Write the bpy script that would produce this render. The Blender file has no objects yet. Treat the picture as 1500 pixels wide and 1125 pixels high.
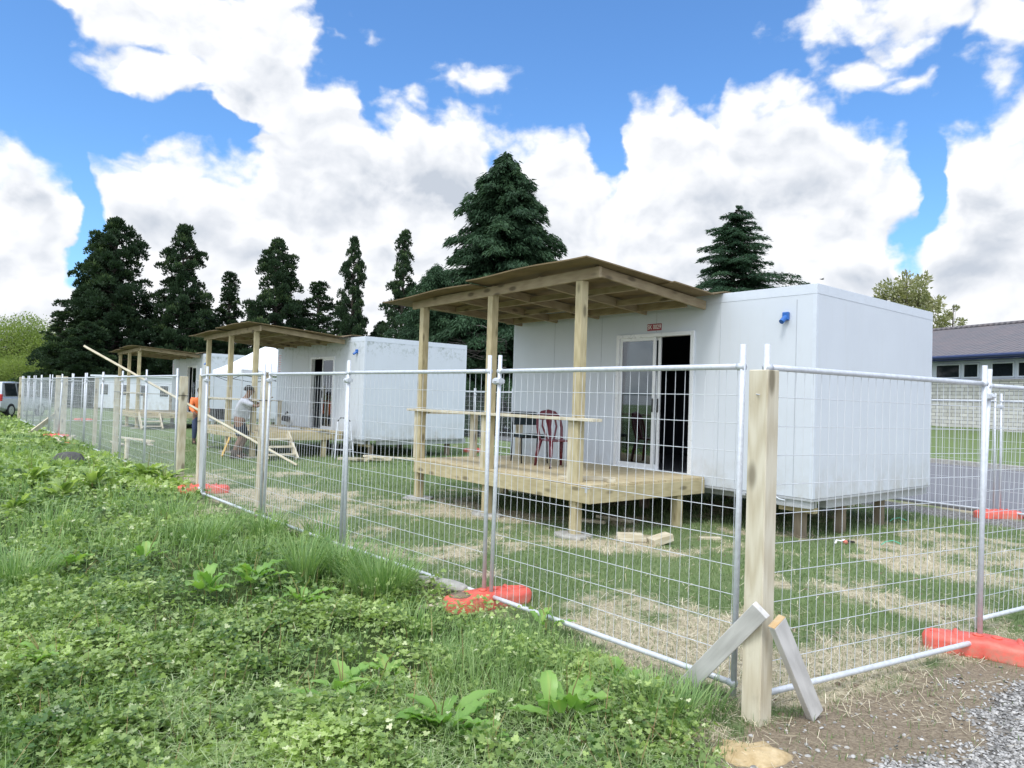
import bpy, math, random
import numpy as np
from mathutils import Vector, Matrix, Euler
random.seed(7); rng = np.random.default_rng(11)
S = bpy.context.scene; COL = S.collection
R_ = math.radians
# ------------------------------------------------------------------ camera
F_, PIT, ROL, CH = 1048.0, .0218, .0317, 1.75
cd = Vector((0, math.cos(PIT), math.sin(PIT))); cu0 = Vector((0, -math.sin(PIT), math.cos(PIT))); cr0 = Vector((1, 0, 0))
CR = cr0*math.cos(ROL) + cu0*math.sin(ROL); CU = -cr0*math.sin(ROL) + cu0*math.cos(ROL)
cam = bpy.data.objects.new('camera', bpy.data.cameras.new('camera')); COL.objects.link(cam)
m = Matrix((CR, CU, -cd)).transposed().to_4x4(); m.translation = (0, 0, CH); cam.matrix_world = m
cam.data.sensor_width = 36; cam.data.lens = F_/1500*36; cam.data.clip_end = 4000; cam.data.clip_start = .05
S.camera = cam
S.cycles.max_bounces = 5; S.cycles.diffuse_bounces = 3; S.cycles.glossy_bounces = 2; S.cycles.transmission_bounces = 3; S.cycles.transparent_max_bounces = 6
S.cycles.use_denoising = True; S.cycles.caustics_reflective = False; S.cycles.caustics_refractive = False
S.render.resolution_x = 1024; S.render.resolution_y = 768
S.view_settings.view_transform = 'Standard'; S.view_settings.look = 'None'; S.view_settings.gamma = 1
S.view_settings.exposure = 1.18
def ray(u, v): return cd + CR*((u-750)/F_) - CU*((v-562.5)/F_)
def G(u, v, z=0):
    q = ray(u, v); q = q*((z-CH)/q.z); return (q.x, q.y)
def at(u, v, Y):
    q = ray(u, v); q = q*(Y/q.y); return (q.x, q.y, q.z+CH)
# ------------------------------------------------------------------ node helper
class NT:
    def __init__(s, tree): s.t = tree; s.n = tree.nodes; s.l = tree.links
    def add(s, typ, ins=None, **props):
        nd = s.n.new(typ)
        for k, v in props.items(): setattr(nd, k, v)
        if ins:
            for k, v in ins.items(): s.set(nd.inputs[k], v)
        return nd
    def set(s, sock, v):
        if isinstance(v, bpy.types.NodeSocket): s.l.new(v, sock)
        elif isinstance(v, bpy.types.Node): s.l.new(v.outputs[0], sock)
        elif isinstance(v, (tuple, list)) and sock.type == 'RGBA' and len(v) == 3: sock.default_value = (*v, 1)
        else: sock.default_value = v
    def math(s, op, a, b=None, c=None, clamp=False):
        nd = s.n.new('ShaderNodeMath'); nd.operation = op; nd.use_clamp = clamp
        s.set(nd.inputs[0], a)
        if b is not None: s.set(nd.inputs[1], b)
        if c is not None: s.set(nd.inputs[2], c)
        return nd.outputs[0]
    def vmath(s, op, a, b=None, out=0, scale=None):
        nd = s.n.new('ShaderNodeVectorMath'); nd.operation = op; s.set(nd.inputs[0], a)
        if b is not None: s.set(nd.inputs[1], b)
        if scale is not None: s.set(nd.inputs['Scale'], scale)
        return nd.outputs[out]
    def mix(s, f, a, b, blend='MIX'):
        nd = s.n.new('ShaderNodeMix'); nd.data_type = 'RGBA'; nd.blend_type = blend
        s.set(nd.inputs[0], f); s.set(nd.inputs[6], a); s.set(nd.inputs[7], b); return nd.outputs[2]
    def maprange(s, v, a, b, c=0, d=1, smooth=False):
        nd = s.n.new('ShaderNodeMapRange'); nd.clamp = True
        if smooth: nd.interpolation_type = 'SMOOTHSTEP'
        for i, x in enumerate((v, a, b, c, d)): s.set(nd.inputs[i], x)
        return nd.outputs[0]
    def noise(s, vec, scale, detail=3, rough=.5, dist=0):
        nd = s.n.new('ShaderNodeTexNoise'); s.set(nd.inputs['Vector'], vec)
        nd.inputs['Scale'].default_value = scale; nd.inputs['Detail'].default_value = detail
        nd.inputs['Roughness'].default_value = rough; nd.inputs['Distortion'].default_value = dist
        return nd.outputs[0]
# ------------------------------------------------------------------ world: Nishita sky and procedural cumulus
SUN = Vector((-.22, -.48, .85)).normalized()
W = bpy.data.worlds.new('World'); S.world = W; W.use_nodes = True
W.cycles.sampling_method = 'MANUAL'; W.cycles.sample_map_resolution = 512
wt = NT(W.node_tree); wt.n.clear()
def sdir(u, v):
    q = ray(u, v); return (math.atan2(q.x, q.y), q.z/math.hypot(q.x, q.y))
grp = bpy.data.node_groups.new('cloud_density', 'ShaderNodeTree')
grp.interface.new_socket('P', in_out='INPUT', socket_type='NodeSocketVector')
grp.interface.new_socket('D', in_out='OUTPUT', socket_type='NodeSocketFloat')
grp.interface.new_socket('B', in_out='OUTPUT', socket_type='NodeSocketFloat')
g = NT(grp); gi = g.add('NodeGroupInput'); go = g.add('NodeGroupOutput')
P0 = gi.outputs[0]
wn = g.add('ShaderNodeTexNoise', {'Vector': P0, 'Scale': 8.0, 'Detail': 5.0}, noise_dimensions='2D')
warp = g.vmath('SCALE', g.vmath('SUBTRACT', wn.outputs[1], (.5, .5, .5)), scale=.085)
P1 = g.vmath('ADD', P0, warp)
sx = g.add('ShaderNodeSeparateXYZ', {0: P1})
top = [(-200, 150), (0, 165), (28, 178), (60, 225), (92, 262), (108, 300), (122, 300), (132, 248), (160, 222), (200, 205), (250, 196), (300, 196), (330, 208), (370, 192), (400, 165),
       (440, 120), (480, 105), (515, 112), (530, 150), (560, 140), (600, 130), (650, 140), (700, 152), (740, 185), (775, 168), (815, 165), (845, 172), (858, 222), (885, 238), (905, 225), (915, 165), (965, 118),
       (1000, 128), (1040, 158), (1065, 150), (1090, 112), (1120, 108), (1165, 122), (1210, 142), (1250, 160), (1300, 172), (1335, 185), (1350, 235), (1362, 232), (1385, 175), (1430, 140), (1500, 122), (1700, 130)]
fc = g.add('ShaderNodeFloatCurve', {1: g.maprange(sx.outputs[0], -.82, .82)})
cv = fc.mapping.curves[0]
pts = []
for u, v in top:
    a, e = sdir(u, v); pts.append(((a+.82)/1.64, e))
pts = sorted(p for p in pts if 0 < p[0] < 1)
cv.points[0].location = (0, pts[0][1]); cv.points[1].location = (1, pts[-1][1])
for p in pts: cv.points.new(*p)
fc.mapping.update()
main = g.math('MULTIPLY', g.math('SUBTRACT', fc.outputs[0], sx.outputs[1]), 11.0)
main = g.math('MINIMUM', main, 1.0)
blobs = [(180, 20, 100, 62), (290, 40, 150, 85), (300, 108, 150, 42), (230, 112, 80, 30), (400, 60, 85, 130), (375, 150, 100, 45), (430, 150, 60, 70), (120, 2, 70, 25),
         (500, 52, 22, 30, .28), (528, 42, 18, 26, .25), (655, 103, 26, 14, .3), (700, 130, 60, 32, .35),
         (1240, 25, 110, 58, .8), (1370, 10, 160, 50, .8), (1460, 50, 80, 75, .75), (1270, 105, 75, 38, .6), (1320, 125, 45, 30, .45), (1420, 85, 58, 30, .55), (1320, 60, 90, 40, .5), (1500, 180, 60, 60, 1)]
tot = main
for b in blobs:
    u, v, ru, rv = b[:4]; amp = b[4] if len(b) > 4 else 1.5
    a, e = sdir(u, v); a2, _ = sdir(u+ru, v); _, e2 = sdir(u, v-rv)
    dv = g.vmath('MULTIPLY', g.vmath('SUBTRACT', P1, (a, e, 0)), (1/abs(a2-a), 1/abs(e2-e), 0))
    ln = g.vmath('LENGTH', dv, out=1)
    tot = g.math('MAXIMUM', tot, g.math('MINIMUM', g.math('MULTIPLY', g.math('SUBTRACT', 1.0, ln), amp), .75))
for u, v, ru, rv in [(118, 360, 22, 60), (1353, 330, 22, 70), (335, 176, 50, 12)]:
    a, e = sdir(u, v); a2, _ = sdir(u+ru, v); _, e2 = sdir(u, v-rv)
    dv = g.vmath('MULTIPLY', g.vmath('SUBTRACT', P1, (a, e, 0)), (1/abs(a2-a), 1/abs(e2-e), 0))
    ln = g.vmath('LENGTH', dv, out=1)
    tot = g.math('SUBTRACT', tot, g.math('MULTIPLY', g.maprange(ln, 1.9, .0), 1.5))
n1 = g.add('ShaderNodeTexNoise', {'Vector': g.vmath('MULTIPLY', P0, (1, 1.25, 1)), 'Scale': 9.0, 'Detail': 8.0, 'Roughness': .6}, noise_dimensions='2D').outputs[0]
vor = g.add('ShaderNodeTexVoronoi', {'Vector': g.vmath('MULTIPLY', P1, (1, 1.25, 1)), 'Scale': 17.0}, feature='SMOOTH_F1', voronoi_dimensions='2D')
vor.inputs['Smoothness'].default_value = .5; vor.inputs['Detail'].default_value = 1.6; vor.inputs['Roughness'].default_value = .5; vor.inputs['Lacunarity'].default_value = 2.3
bil = g.math('SUBTRACT', .42, vor.outputs[0])
D = g.math('ADD', tot, g.math('ADD', g.math('MULTIPLY', g.math('SUBTRACT', n1, .5), 1.25), g.math('MULTIPLY', bil, .55)))
n2 = g.add('ShaderNodeTexNoise', {'Vector': g.vmath('MULTIPLY', P1, (1, 1.3, 1)), 'Scale': 6.0, 'Detail': 5.0, 'Roughness': .52}, noise_dimensions='2D').outputs[0]
DS = g.math('ADD', g.math('MULTIPLY', tot, .55), g.math('ADD', g.math('MULTIPLY', n2, 1.7), g.math('MULTIPLY', bil, .50)))
g.l.new(D, go.inputs[0]); g.l.new(DS, go.inputs[1])
tc = wt.add('ShaderNodeTexCoord')
sp = wt.add('ShaderNodeSeparateXYZ', {0: tc.outputs['Generated']})
az = wt.math('ARCTAN2', sp.outputs[0], sp.outputs[1])
hl = wt.math('SQRT', wt.math('ADD', wt.math('MULTIPLY', sp.outputs[0], sp.outputs[0]), wt.math('MULTIPLY', sp.outputs[1], sp.outputs[1])))
el = wt.math('MINIMUM', wt.math('DIVIDE', sp.outputs[2], wt.math('MAXIMUM', hl, .02)), 4.0)
pv = wt.add('ShaderNodeCombineXYZ', {0: az, 1: el, 2: 0.0}).outputs[0]
def dens(off):
    nd = wt.add('ShaderNodeGroup'); nd.node_tree = grp
    wt.l.new(wt.vmath('ADD', pv, off) if off else pv, nd.inputs[0]); return nd
d0 = dens(None); d1 = dens((-.010, .026, 0))
alpha = wt.maprange(d0.outputs[0], -.13, .40, 0, 1, True)
lit = wt.math('SUBTRACT', d0.outputs[1], d1.outputs[1])
low = wt.add('ShaderNodeTexNoise', {'Vector': wt.vmath('MULTIPLY', pv, (1, 1.8, 1)), 'Scale': 5.5, 'Detail': 4.0, 'Roughness': .52}, noise_dimensions='2D').outputs[0]
grey = None
for u, v, ru, rv, am in [(560, 285, 330, 75, 1), (330, 60, 130, 70, .55), (400, 150, 110, 50, .6), (50, 270, 110, 75, .9), (30, 395, 200, 40, .55), (1090, 310, 270, 70, 1), (1430, 325, 160, 75, 1), (820, 350, 170, 45, .75), (1120, 215, 110, 60, .45), (250, 345, 170, 45, .6), (700, 215, 80, 55, .45), (1000, 200, 60, 60, .3), (1300, 40, 160, 40, .35), (1330, 400, 300, 40, .5)]:
    a, e = sdir(u, v); a2, _ = sdir(u+ru, v); _, e2 = sdir(u, v-rv)
    dv = wt.vmath('MULTIPLY', wt.vmath('SUBTRACT', pv, (a, e, 0)), (1/abs(a2-a), 1/abs(e2-e), 0))
    q_ = wt.math('MULTIPLY', wt.maprange(wt.vmath('LENGTH', dv, out=1), 1.15, .1, 0, 1, True), am)
    grey = q_ if grey is None else wt.math('MAXIMUM', grey, q_)
away = wt.math('GREATER_THAN', wt.math('ABSOLUTE', az), .8)
grey = wt.math('MAXIMUM', grey, wt.math('MULTIPLY', away, .6))
dep = wt.maprange(d0.outputs[0], .2, 1.1, 0, 1, True)
gn = wt.math('MULTIPLY', wt.math('MULTIPLY', grey, dep), wt.maprange(low, .25, .62, .35, 1.25))
base = wt.math('SUBTRACT', wt.math('SUBTRACT', 1.0, wt.math('MULTIPLY', dep, .18)), wt.math('MULTIPLY', gn, .98))
lt = wt.math('ADD', base, wt.math('MULTIPLY', lit, 1.0), clamp=True)
ccol = wt.mix(lt, (.265, .29, .33), (.475, .48, .492))
sky = wt.add('ShaderNodeTexSky', sky_type='NISHITA', sun_disc=False)
sky.sun_elevation = math.asin(SUN.z); sky.sun_rotation = math.atan2(SUN.x, SUN.y); sky.air_density = 1.1; sky.dust_density = .4; sky.ozone_density = 2.2
skc = wt.vmath('SCALE', wt.vmath('MULTIPLY', sky.outputs[0], (.37, .55, .725)), scale=.136)
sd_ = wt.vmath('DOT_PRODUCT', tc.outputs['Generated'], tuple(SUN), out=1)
fill_veil = wt.maprange(sd_, .22, .62, 0, 1, True)          # bright cloud added overhead and behind the camera, unseen, for soft fill
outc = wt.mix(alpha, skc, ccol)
outc = wt.mix(wt.math('MULTIPLY', fill_veil, .8), outc, wt.vmath('SCALE', (.93, .98, 1.05), scale=wt.maprange(sd_, .3, .97, .90, 1.0, True)))
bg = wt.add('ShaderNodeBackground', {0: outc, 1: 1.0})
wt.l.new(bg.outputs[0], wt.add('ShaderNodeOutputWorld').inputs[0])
# ------------------------------------------------------------------ sun
sl = bpy.data.lights.new('sun', 'SUN'); sl.energy = .8; sl.angle = R_(14); sl.color = (1, .96, .9)
so = bpy.data.objects.new('sun', sl); COL.objects.link(so); so.rotation_euler = SUN.to_track_quat('Z', 'Y').to_euler(); so.location = (0, 0, 30)
# ------------------------------------------------------------------ materials
M = {}
def newmat(name):
    mt = bpy.data.materials.new(name); mt.use_nodes = True; M[name] = mt
    t = NT(mt.node_tree); t.n.clear(); out = t.add('ShaderNodeOutputMaterial')
    b = t.add('ShaderNodeBsdfPrincipled'); t.l.new(b.outputs[0], out.inputs[0]); t.b = b; t.out = out
    return t
def bump(t, h, s=.3, d=.01):
    nd = t.add('ShaderNodeBump', {'Height': h}); nd.inputs['Strength'].default_value = s; nd.inputs['Distance'].default_value = d
    t.l.new(nd.outputs[0], t.b.inputs['Normal'])
def simple(name, col, rough=.5, metal=0, var=.12, scale=8, spec=.5):
    t = newmat(name); tc = t.add('ShaderNodeTexCoord')
    n = t.noise(tc.outputs['Object'], scale, 5, .6)
    f = t.maprange(n, .3, .7, 1-var, 1+var)
    c = t.vmath('SCALE', tuple(col), scale=f)
    t.set(t.b.inputs['Base Color'], c); t.set(t.b.inputs['Roughness'], t.maprange(n, .3, .7, rough*.85, min(1, rough*1.15)))
    t.b.inputs['Metallic'].default_value = metal; t.b.inputs['Specular IOR Level'].default_value = spec
    return t
def wood(name, c1, c2, rough=.75, knots=True, grey=0):
    t = newmat(name); a = t.add('ShaderNodeAttribute', attribute_name='gc').outputs['Vector']
    st = t.vmath('MULTIPLY', a, (1.3, 16, 16))
    n = t.noise(st, 2.2, 5, .6, .8)
    wv = t.add('ShaderNodeTexWave', {'Vector': t.vmath('MULTIPLY', a, (.6, 9, 9)), 'Scale': 1.6, 'Distortion': 6.0, 'Detail': 2.0, 'Detail Scale': 1.2})
    big = t.noise(t.vmath('MULTIPLY', a, (.7, 2, 2)), 1.5, 2)
    f = t.math('ADD', t.math('MULTIPLY', n, .55), t.math('MULTIPLY', wv.outputs['Fac'], .22))
    f = t.math('ADD', f, t.math('MULTIPLY', t.math('SUBTRACT', big, .5), .7))
    c = t.mix(t.maprange(f, .2, .75), c1, c2)
    if knots:
        v = t.add('ShaderNodeTexVoronoi', {'Vector': t.vmath('MULTIPLY', a, (2.6, 7, 7)), 'Scale': 1.0})
        k = t.maprange(v.outputs['Distance'], .12, .30, 1, 0, True)
        c = t.mix(t.math('MULTIPLY', k, .75), c, tuple(x*.35 for x in c2))
    st2 = t.noise(t.vmath('MULTIPLY', a, (2.5, 5, 5)), 2.0, 4, .65)
    c = t.mix(t.maprange(st2, .6, .8, 0, .3), c, tuple(x*.5 for x in c2))
    t.set(t.b.inputs['Base Color'], c); t.b.inputs['Roughness'].default_value = rough; t.b.inputs['Specular IOR Level'].default_value = .25
    bump(t, n, .35, .003)
    return t
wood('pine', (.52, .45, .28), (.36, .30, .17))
wood('pine_pale', (.66, .61, .48), (.44, .37, .24))
wood('deck_timber', (.56, .48, .31), (.42, .34, .2), knots=False)
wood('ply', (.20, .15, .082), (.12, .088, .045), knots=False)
wood('old_timber', (.27, .22, .16), (.16, .125, .09))
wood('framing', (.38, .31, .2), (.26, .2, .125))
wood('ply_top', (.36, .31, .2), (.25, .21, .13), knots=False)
wood('weathered', (.66, .645, .62), (.43, .42, .40), knots=False)
wood('cut_end', (.52, .42, .27), (.5, .3, .12), knots=False)
def galv(name, c):
    t = simple(name, c, .42, .1, .12, 30)
    tc = t.add('ShaderNodeTexCoord')
    v = t.add('ShaderNodeTexVoronoi', {'Vector': tc.outputs['Object'], 'Scale': 45.0})
    t.set(t.b.inputs['Roughness'], t.maprange(v.outputs['Color'], 0, 1, .3, .55))
    return t
galv('galvanised', (.60, .63, .67)); galv('galvanised_old', (.46, .48, .5))
simple('wire', (.62, .65, .68), .45, .2, .06)
simple('seam_grey', (.43, .46, .50), .6)
def panelmat(name, col, mould=0.0):
    t = newmat(name); tc = t.add('ShaderNodeTexCoord'); o = tc.outputs['Object']
    n = t.noise(o, 1.3, 4, .6); s = t.noise(t.vmath('MULTIPLY', o, (7, 7, .7)), 1.5, 4, .6)
    c = t.vmath('SCALE', tuple(col), scale=t.maprange(n, .3, .7, .97, 1.02))
    c = t.mix(t.maprange(s, .56, .8, 0, .16), c, (.5, .5, .46))
    sp = t.add('ShaderNodeSeparateXYZ', {0: o})
    low = t.maprange(sp.outputs[2], 1.15, .58, 0, 1)
    c = t.mix(t.math('MULTIPLY', low, t.maprange(t.noise(o, 3, 5, .65), .42, .66, 0, .55)), c, (.40, .38, .32))
    if mould:
        mm = t.math('MULTIPLY', t.maprange(t.noise(o, 5.5, 6, .75), .5, .66, 0, 1), t.maprange(sp.outputs[2], 2.75, 3.1, 0, 1))
        c = t.mix(t.math('MULTIPLY', mm, mould), c, (.25, .3, .26))
    t.set(t.b.inputs['Base Color'], c); t.b.inputs['Roughness'].default_value = .38
    t.b.inputs['Specular IOR Level'].default_value = .4
    bump(t, t.noise(t.vmath('MULTIPLY', o, (1, 1, .6)), 1.2, 2), .5, .01)
panelmat('white_panel', (.63, .675, .735)); panelmat('white_panel_stained', (.62, .665, .725), .75)
simple('white_trim', (.64, .69, .76), .35, 0, .04); simple('aluminium_white', (.78, .8, .82), .3, .1, .03)
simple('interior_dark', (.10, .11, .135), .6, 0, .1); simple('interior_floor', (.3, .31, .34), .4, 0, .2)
simple('black_plastic', (.018, .018, .02), .45, 0, .2); simple('black_steel', (.02, .02, .022), .4, .3, .2)
simple('maroon_plastic', (.13, .018, .03), .3, 0, .1); simple('seat_cloth', (.012, .025, .03), .8, 0, .2)
t = simple('red_plastic', (.74, .115, .08), .5, 0, .25, 9)
o_ = t.add('ShaderNodeTexCoord').outputs['Object']; z_ = t.add('ShaderNodeSeparateXYZ', {0: o_}).outputs[2]
mud = t.math('MULTIPLY', t.maprange(t.noise(o_, 11, 5, .7), .42, .62), t.maprange(z_, .14, .0, .25, 1))
t.set(t.b.inputs['Base Color'], t.mix(t.math('MULTIPLY', mud, .8), t.b.inputs['Base Color'].links[0].from_socket, (.33, .25, .18))); simple('blue_plastic', (.02, .12, .42), .35, 0, .1)
simple('orange_plastic', (.8, .2, .05), .45, 0, .2); simple('green_plastic', (.1, .5, .32), .4)
simple('sign_red', (.33, .05, .07), .45, 0, .1); simple('sign_white', (.85, .85, .85), .5, 0, .03); simple('label_pink', (.72, .42, .44), .6, 0, .1)
simple('concrete', (.36, .35, .32), .9, 0, .3, 12); simple('stone', (.27, .28, .29), .85, 0, .35, 9); simple('dark_stone', (.075, .075, .07), .9, 0, .5, 7); simple('soil', (.19, .145, .10), .95, 0, .4, 14)
simple('charcoal', (.03, .027, .025), .9, 0, .5, 20); simple('canvas_white', (.84, .86, .9), .7, 0, .03)
simple('car_white', (.8, .81, .82), .2, 0, .02); simple('car_silver', (.5, .53, .56), .22, .6, .03); simple('car_glass', (.015, .02, .025), .06, 0, .05, 4, .8)
simple('tyre', (.015, .015, .015), .85); simple('rim', (.45, .46, .47), .3, .8); simple('light_red', (.5, .02, .02), .2); simple('light_clear', (.7, .72, .74), .15)
simple('skin', (.20, .115, .075), .55, 0, .06); simple('hair_black', (.012, .01, .009), .7); simple('shirt_grey', (.48, .49, .54), .85, 0, .18, 12)
simple('shorts_dark', (.03, .035, .05), .85, 0, .2, 12); simple('boots', (.05, .035, .025), .7); simple('hivis', (.95, .22, .06), .6, 0, .12, 10); simple('jeans', (.04, .06, .12), .85, 0, .2, 12)
simple('hivis_tape', (.75, .75, .68), .3, .2, .03); simple('yellow_paint', (.62, .42, .12), .5)
simple('fascia_blue', (.02, .035, .11), .35, 0, .08); simple('bark', (.055, .045, .035), .9, 0, .35, 5); simple('bark_grey', (.17, .155, .14), .9, 0, .3, 5)
simple('dry_stalk', (.22, .2, .07), .8); simple('render_rust', (.25, .1, .05), .8, 0, .3)
def glassmat():
    t = newmat('glass'); t.n.remove(t.b)
    fr = t.add('ShaderNodeFresnel', {'IOR': 1.5}); gl = t.add('ShaderNodeBsdfGlossy'); gl.inputs['Roughness'].default_value = .02; gl.inputs['Color'].default_value = (.9, .95, 1, 1)
    tr = t.add('ShaderNodeBsdfTransparent', {'Color': (.4, .45, .45, 1)})
    mx = t.add('ShaderNodeMixShader', {0: t.maprange(fr.outputs[0], 0, 1, .10, 1), 1: tr.outputs[0], 2: gl.outputs[0]}); t.l.new(mx.outputs[0], t.out.inputs[0])
glassmat()
def leafmat(name, c1, c2, c3=None, rough=.5, trans=.3, spec=.35):
    t = newmat(name); a = t.add('ShaderNodeAttribute', attribute_name='rnd').outputs['Fac']
    c = t.mix(t.maprange(a, 0, .75), c1, c2)
    if c3: c = t.mix(t.maprange(a, .8, 1.0), c, c3)
    t.set(t.b.inputs['Base Color'], c); t.b.inputs['Roughness'].default_value = rough; t.b.inputs['Specular IOR Level'].default_value = spec
    tl = t.add('ShaderNodeBsdfTranslucent', {'Color': t.vmath('MULTIPLY', c, (1.15, 1.25, .6))})
    mx = t.add('ShaderNodeMixShader', {0: trans, 1: t.b.outputs[0], 2: tl.outputs[0]}); t.l.new(mx.outputs[0], t.out.inputs[0])
leafmat('conifer_dark', (.012, .026, .015), (.036, .068, .030), (.10, .15, .055), .6, .12, .2)
leafmat('cypress_green', (.018, .042, .022), (.04, .085, .04), (.085, .15, .065), .6, .15, .2)
leafmat('cedar_green', (.02, .05, .028), (.045, .095, .05), (.09, .15, .08), .6, .15, .2)
leafmat('pale_tree', (.20, .22, .10), (.34, .34, .18), (.48, .46, .3), .6, .25)
leafmat('spring_leaf', (.15, .22, .05), (.26, .33, .09), (.38, .42, .14), .6, .35)
leafmat('weed_leaf', (.08, .165, .035), (.45, .58, .19), (.75, .78, .50), .34, .35, .6)
leafmat('dock_leaf', (.20, .38, .08), (.29, .48, .12), (.42, .52, .14), .38, .4, .5)
leafmat('grass_tall', (.13, .25, .08), (.34, .48, .19), (.58, .62, .40), .5, .35, .35)
leafmat('grass_lawn', (.11, .175, .075), (.235, .31, .145), (.52, .50, .33), .6, .3, .25)
leafmat('straw', (.48, .41, .28), (.70, .62, .47), (.80, .75, .62), .8, .15, .2)
leafmat('clipping', (.26, .38, .13), (.42, .52, .26), (.55, .58, .4), .7, .3, .25)
leafmat('dry_stem', (.2, .12, .06), (.3, .2, .1), (.4, .3, .15), .7, .1)
# ------------------------------------------------------------------ mesh builder
def _frame(d, up=(0, 0, 1)):
    d = Vector(d).normalized(); up = Vector(up)
    if abs(d.dot(up)) > .98: up = Vector((0, 1, 0))
    s = d.cross(up).normalized(); return d, s, s.cross(d)
class MB:
    def __init__(s): s.v = []; s.f = []; s.g = []; s.mi = []; s.cur = 0
    def _add(s, vs, fs, gs=None):
        o = len(s.v); s.v += [tuple(v) for v in vs]; s.g += [tuple(q) for q in (gs or vs)]
        s.f += [tuple(i+o for i in f) for f in fs]; s.mi += [s.cur]*len(fs); return s
    def hexa(s, P, g=None): return s._add(P, [(0, 3, 2, 1), (4, 5, 6, 7), (0, 1, 5, 4), (1, 2, 6, 5), (2, 3, 7, 6), (3, 0, 4, 7)], g)
    def box(s, a, b):
        x0, x1 = sorted((a[0], b[0])); y0, y1 = sorted((a[1], b[1])); z0, z1 = sorted((a[2], b[2]))
        P = [(x0, y0, z0), (x1, y0, z0), (x1, y1, z0), (x0, y1, z0), (x0, y0, z1), (x1, y0, z1), (x1, y1, z1), (x0, y1, z1)]
        r = (random.uniform(0, 50), random.uniform(0, 50), random.uniform(0, 50)); e = (x1-x0, y1-y0, z1-z0); k = max(range(3), key=lambda i: e[i])
        gs = [(p[k]+r[0], p[(k+1) % 3]+r[1], p[(k+2) % 3]+r[2]) for p in P]
        return s.hexa(P, gs)
    def beam(s, p0, p1, w, h, up=(0, 0, 1), cut=0):
        p0 = Vector(p0); p1 = Vector(p1); d, sd, u = _frame(p1-p0, up); L = (p1-p0).length
        P = []; gs = []; r = (random.uniform(0, 50), random.uniform(0, 50), random.uniform(0, 50))
        for e, q in ((0, p0), (L, p1)):
            for a, b in ((-1, -1), (1, -1), (1, 1), (-1, 1)):
                sh = cut*b*h/2*(1 if e else -1)
                P.append(q+sd*(a*w/2)+u*(b*h/2)+d*sh); gs.append((e+r[0], a*w/2+r[1], b*h/2+r[2]))
        return s._add(P, [(0, 1, 2, 3), (7, 6, 5, 4), (0, 4, 5, 1), (1, 5, 6, 2), (2, 6, 7, 3), (3, 7, 4, 0)], gs)
    def tube(s, pts, r, n=8, cap=True):
        pts = [Vector(p) for p in pts]; rs = r if isinstance(r, (list, tuple)) else [r]*len(pts); o = len(s.v); vs = []; fs = []
        for i, p in enumerate(pts):
            d = (pts[min(i+1, len(pts)-1)]-pts[max(i-1, 0)]); d, sd, u = _frame(d)
            for k in range(n):
                a = 2*math.pi*k/n; vs.append(p+(sd*math.cos(a)+u*math.sin(a))*rs[i])
        for i in range(len(pts)-1):
            for k in range(n): fs.append((i*n+k, i*n+(k+1) % n, (i+1)*n+(k+1) % n, (i+1)*n+k))
        if cap: fs.append(tuple(range(n-1, -1, -1))); fs.append(tuple((len(pts)-1)*n+k for k in range(n)))
        return s._add(vs, fs)
    def prism(s, poly, z0, z1, ax=2):
        n = len(poly); vs = []
        for z in (z0, z1):
            for p in poly:
                q = [p[0], p[1]]; q.insert(ax, z); vs.append(q)
        fs = [tuple(range(n-1, -1, -1)), tuple(range(n, 2*n))]+[(i, (i+1) % n, n+(i+1) % n, n+i) for i in range(n)]
        return s._add(vs, fs)
    def loft(s, rings, cap=True):
        n = len(rings[0]); vs = [p for r in rings for p in r]; fs = []
        for i in range(len(rings)-1):
            for k in range(n): fs.append((i*n+k, i*n+(k+1) % n, (i+1)*n+(k+1) % n, (i+1)*n+k))
        if cap: fs.append(tuple(range(n-1, -1, -1))); fs.append(tuple((len(rings)-1)*n+k for k in range(n)))
        return s._add(vs, fs)
    def ball(s, c, r, seg=10, rings=6):
        r = (r, r, r) if not isinstance(r, (tuple, list)) else r; L = []
        for i in range(1, rings):
            t = math.pi*i/rings; L.append([(c[0]+r[0]*math.sin(t)*math.cos(2*math.pi*k/seg), c[1]+r[1]*math.sin(t)*math.sin(2*math.pi*k/seg), c[2]-r[2]*math.cos(t)) for k in range(seg)])
        return s.loft(L)
    def build(s, name, mat, parent=None, smooth=False, bevel=0, sub=0):
        me = bpy.data.meshes.new(name); me.from_pydata(s.v, [], s.f)
        ms = mat if isinstance(mat, (list, tuple)) else [mat]
        for x in ms: me.materials.append(M[x])
        if len(ms) > 1: me.polygons.foreach_set('material_index', s.mi)
        a = me.attributes.new('gc', 'FLOAT_VECTOR', 'POINT'); a.data.foreach_set('vector', [c for q in s.g for c in q])
        if smooth: me.polygons.foreach_set('use_smooth', [True]*len(me.polygons))
        me.update()
        import bmesh
        bm = bmesh.new(); bm.from_mesh(me); bmesh.ops.recalc_face_normals(bm, faces=bm.faces); bm.to_mesh(me); bm.free()
        o = bpy.data.objects.new(name, me); COL.objects.link(o)
        if parent: o.parent = parent
        if bevel:
            b = o.modifiers.new('bevel', 'BEVEL'); b.width = bevel; b.segments = 2 if bevel > .01 else 1; b.limit_method = 'ANGLE'
        if sub: q = o.modifiers.new('sub', 'SUBSURF'); q.levels = q.render_levels = sub
        return o
def tag(o, label=None, cat=None, group=None, kind=None):
    if label: o['label'] = label
    if cat: o['category'] = cat
    if group: o['group'] = group
    if kind: o['kind'] = kind
    return o
def thing(name, label, cat, loc=(0, 0, 0), rz=0, group=None):
    o = bpy.data.objects.new(name, None); COL.objects.link(o); o.empty_display_size = .2; o.location = loc; o.rotation_euler = (0, 0, rz)
    return tag(o, label, cat, group)
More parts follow.
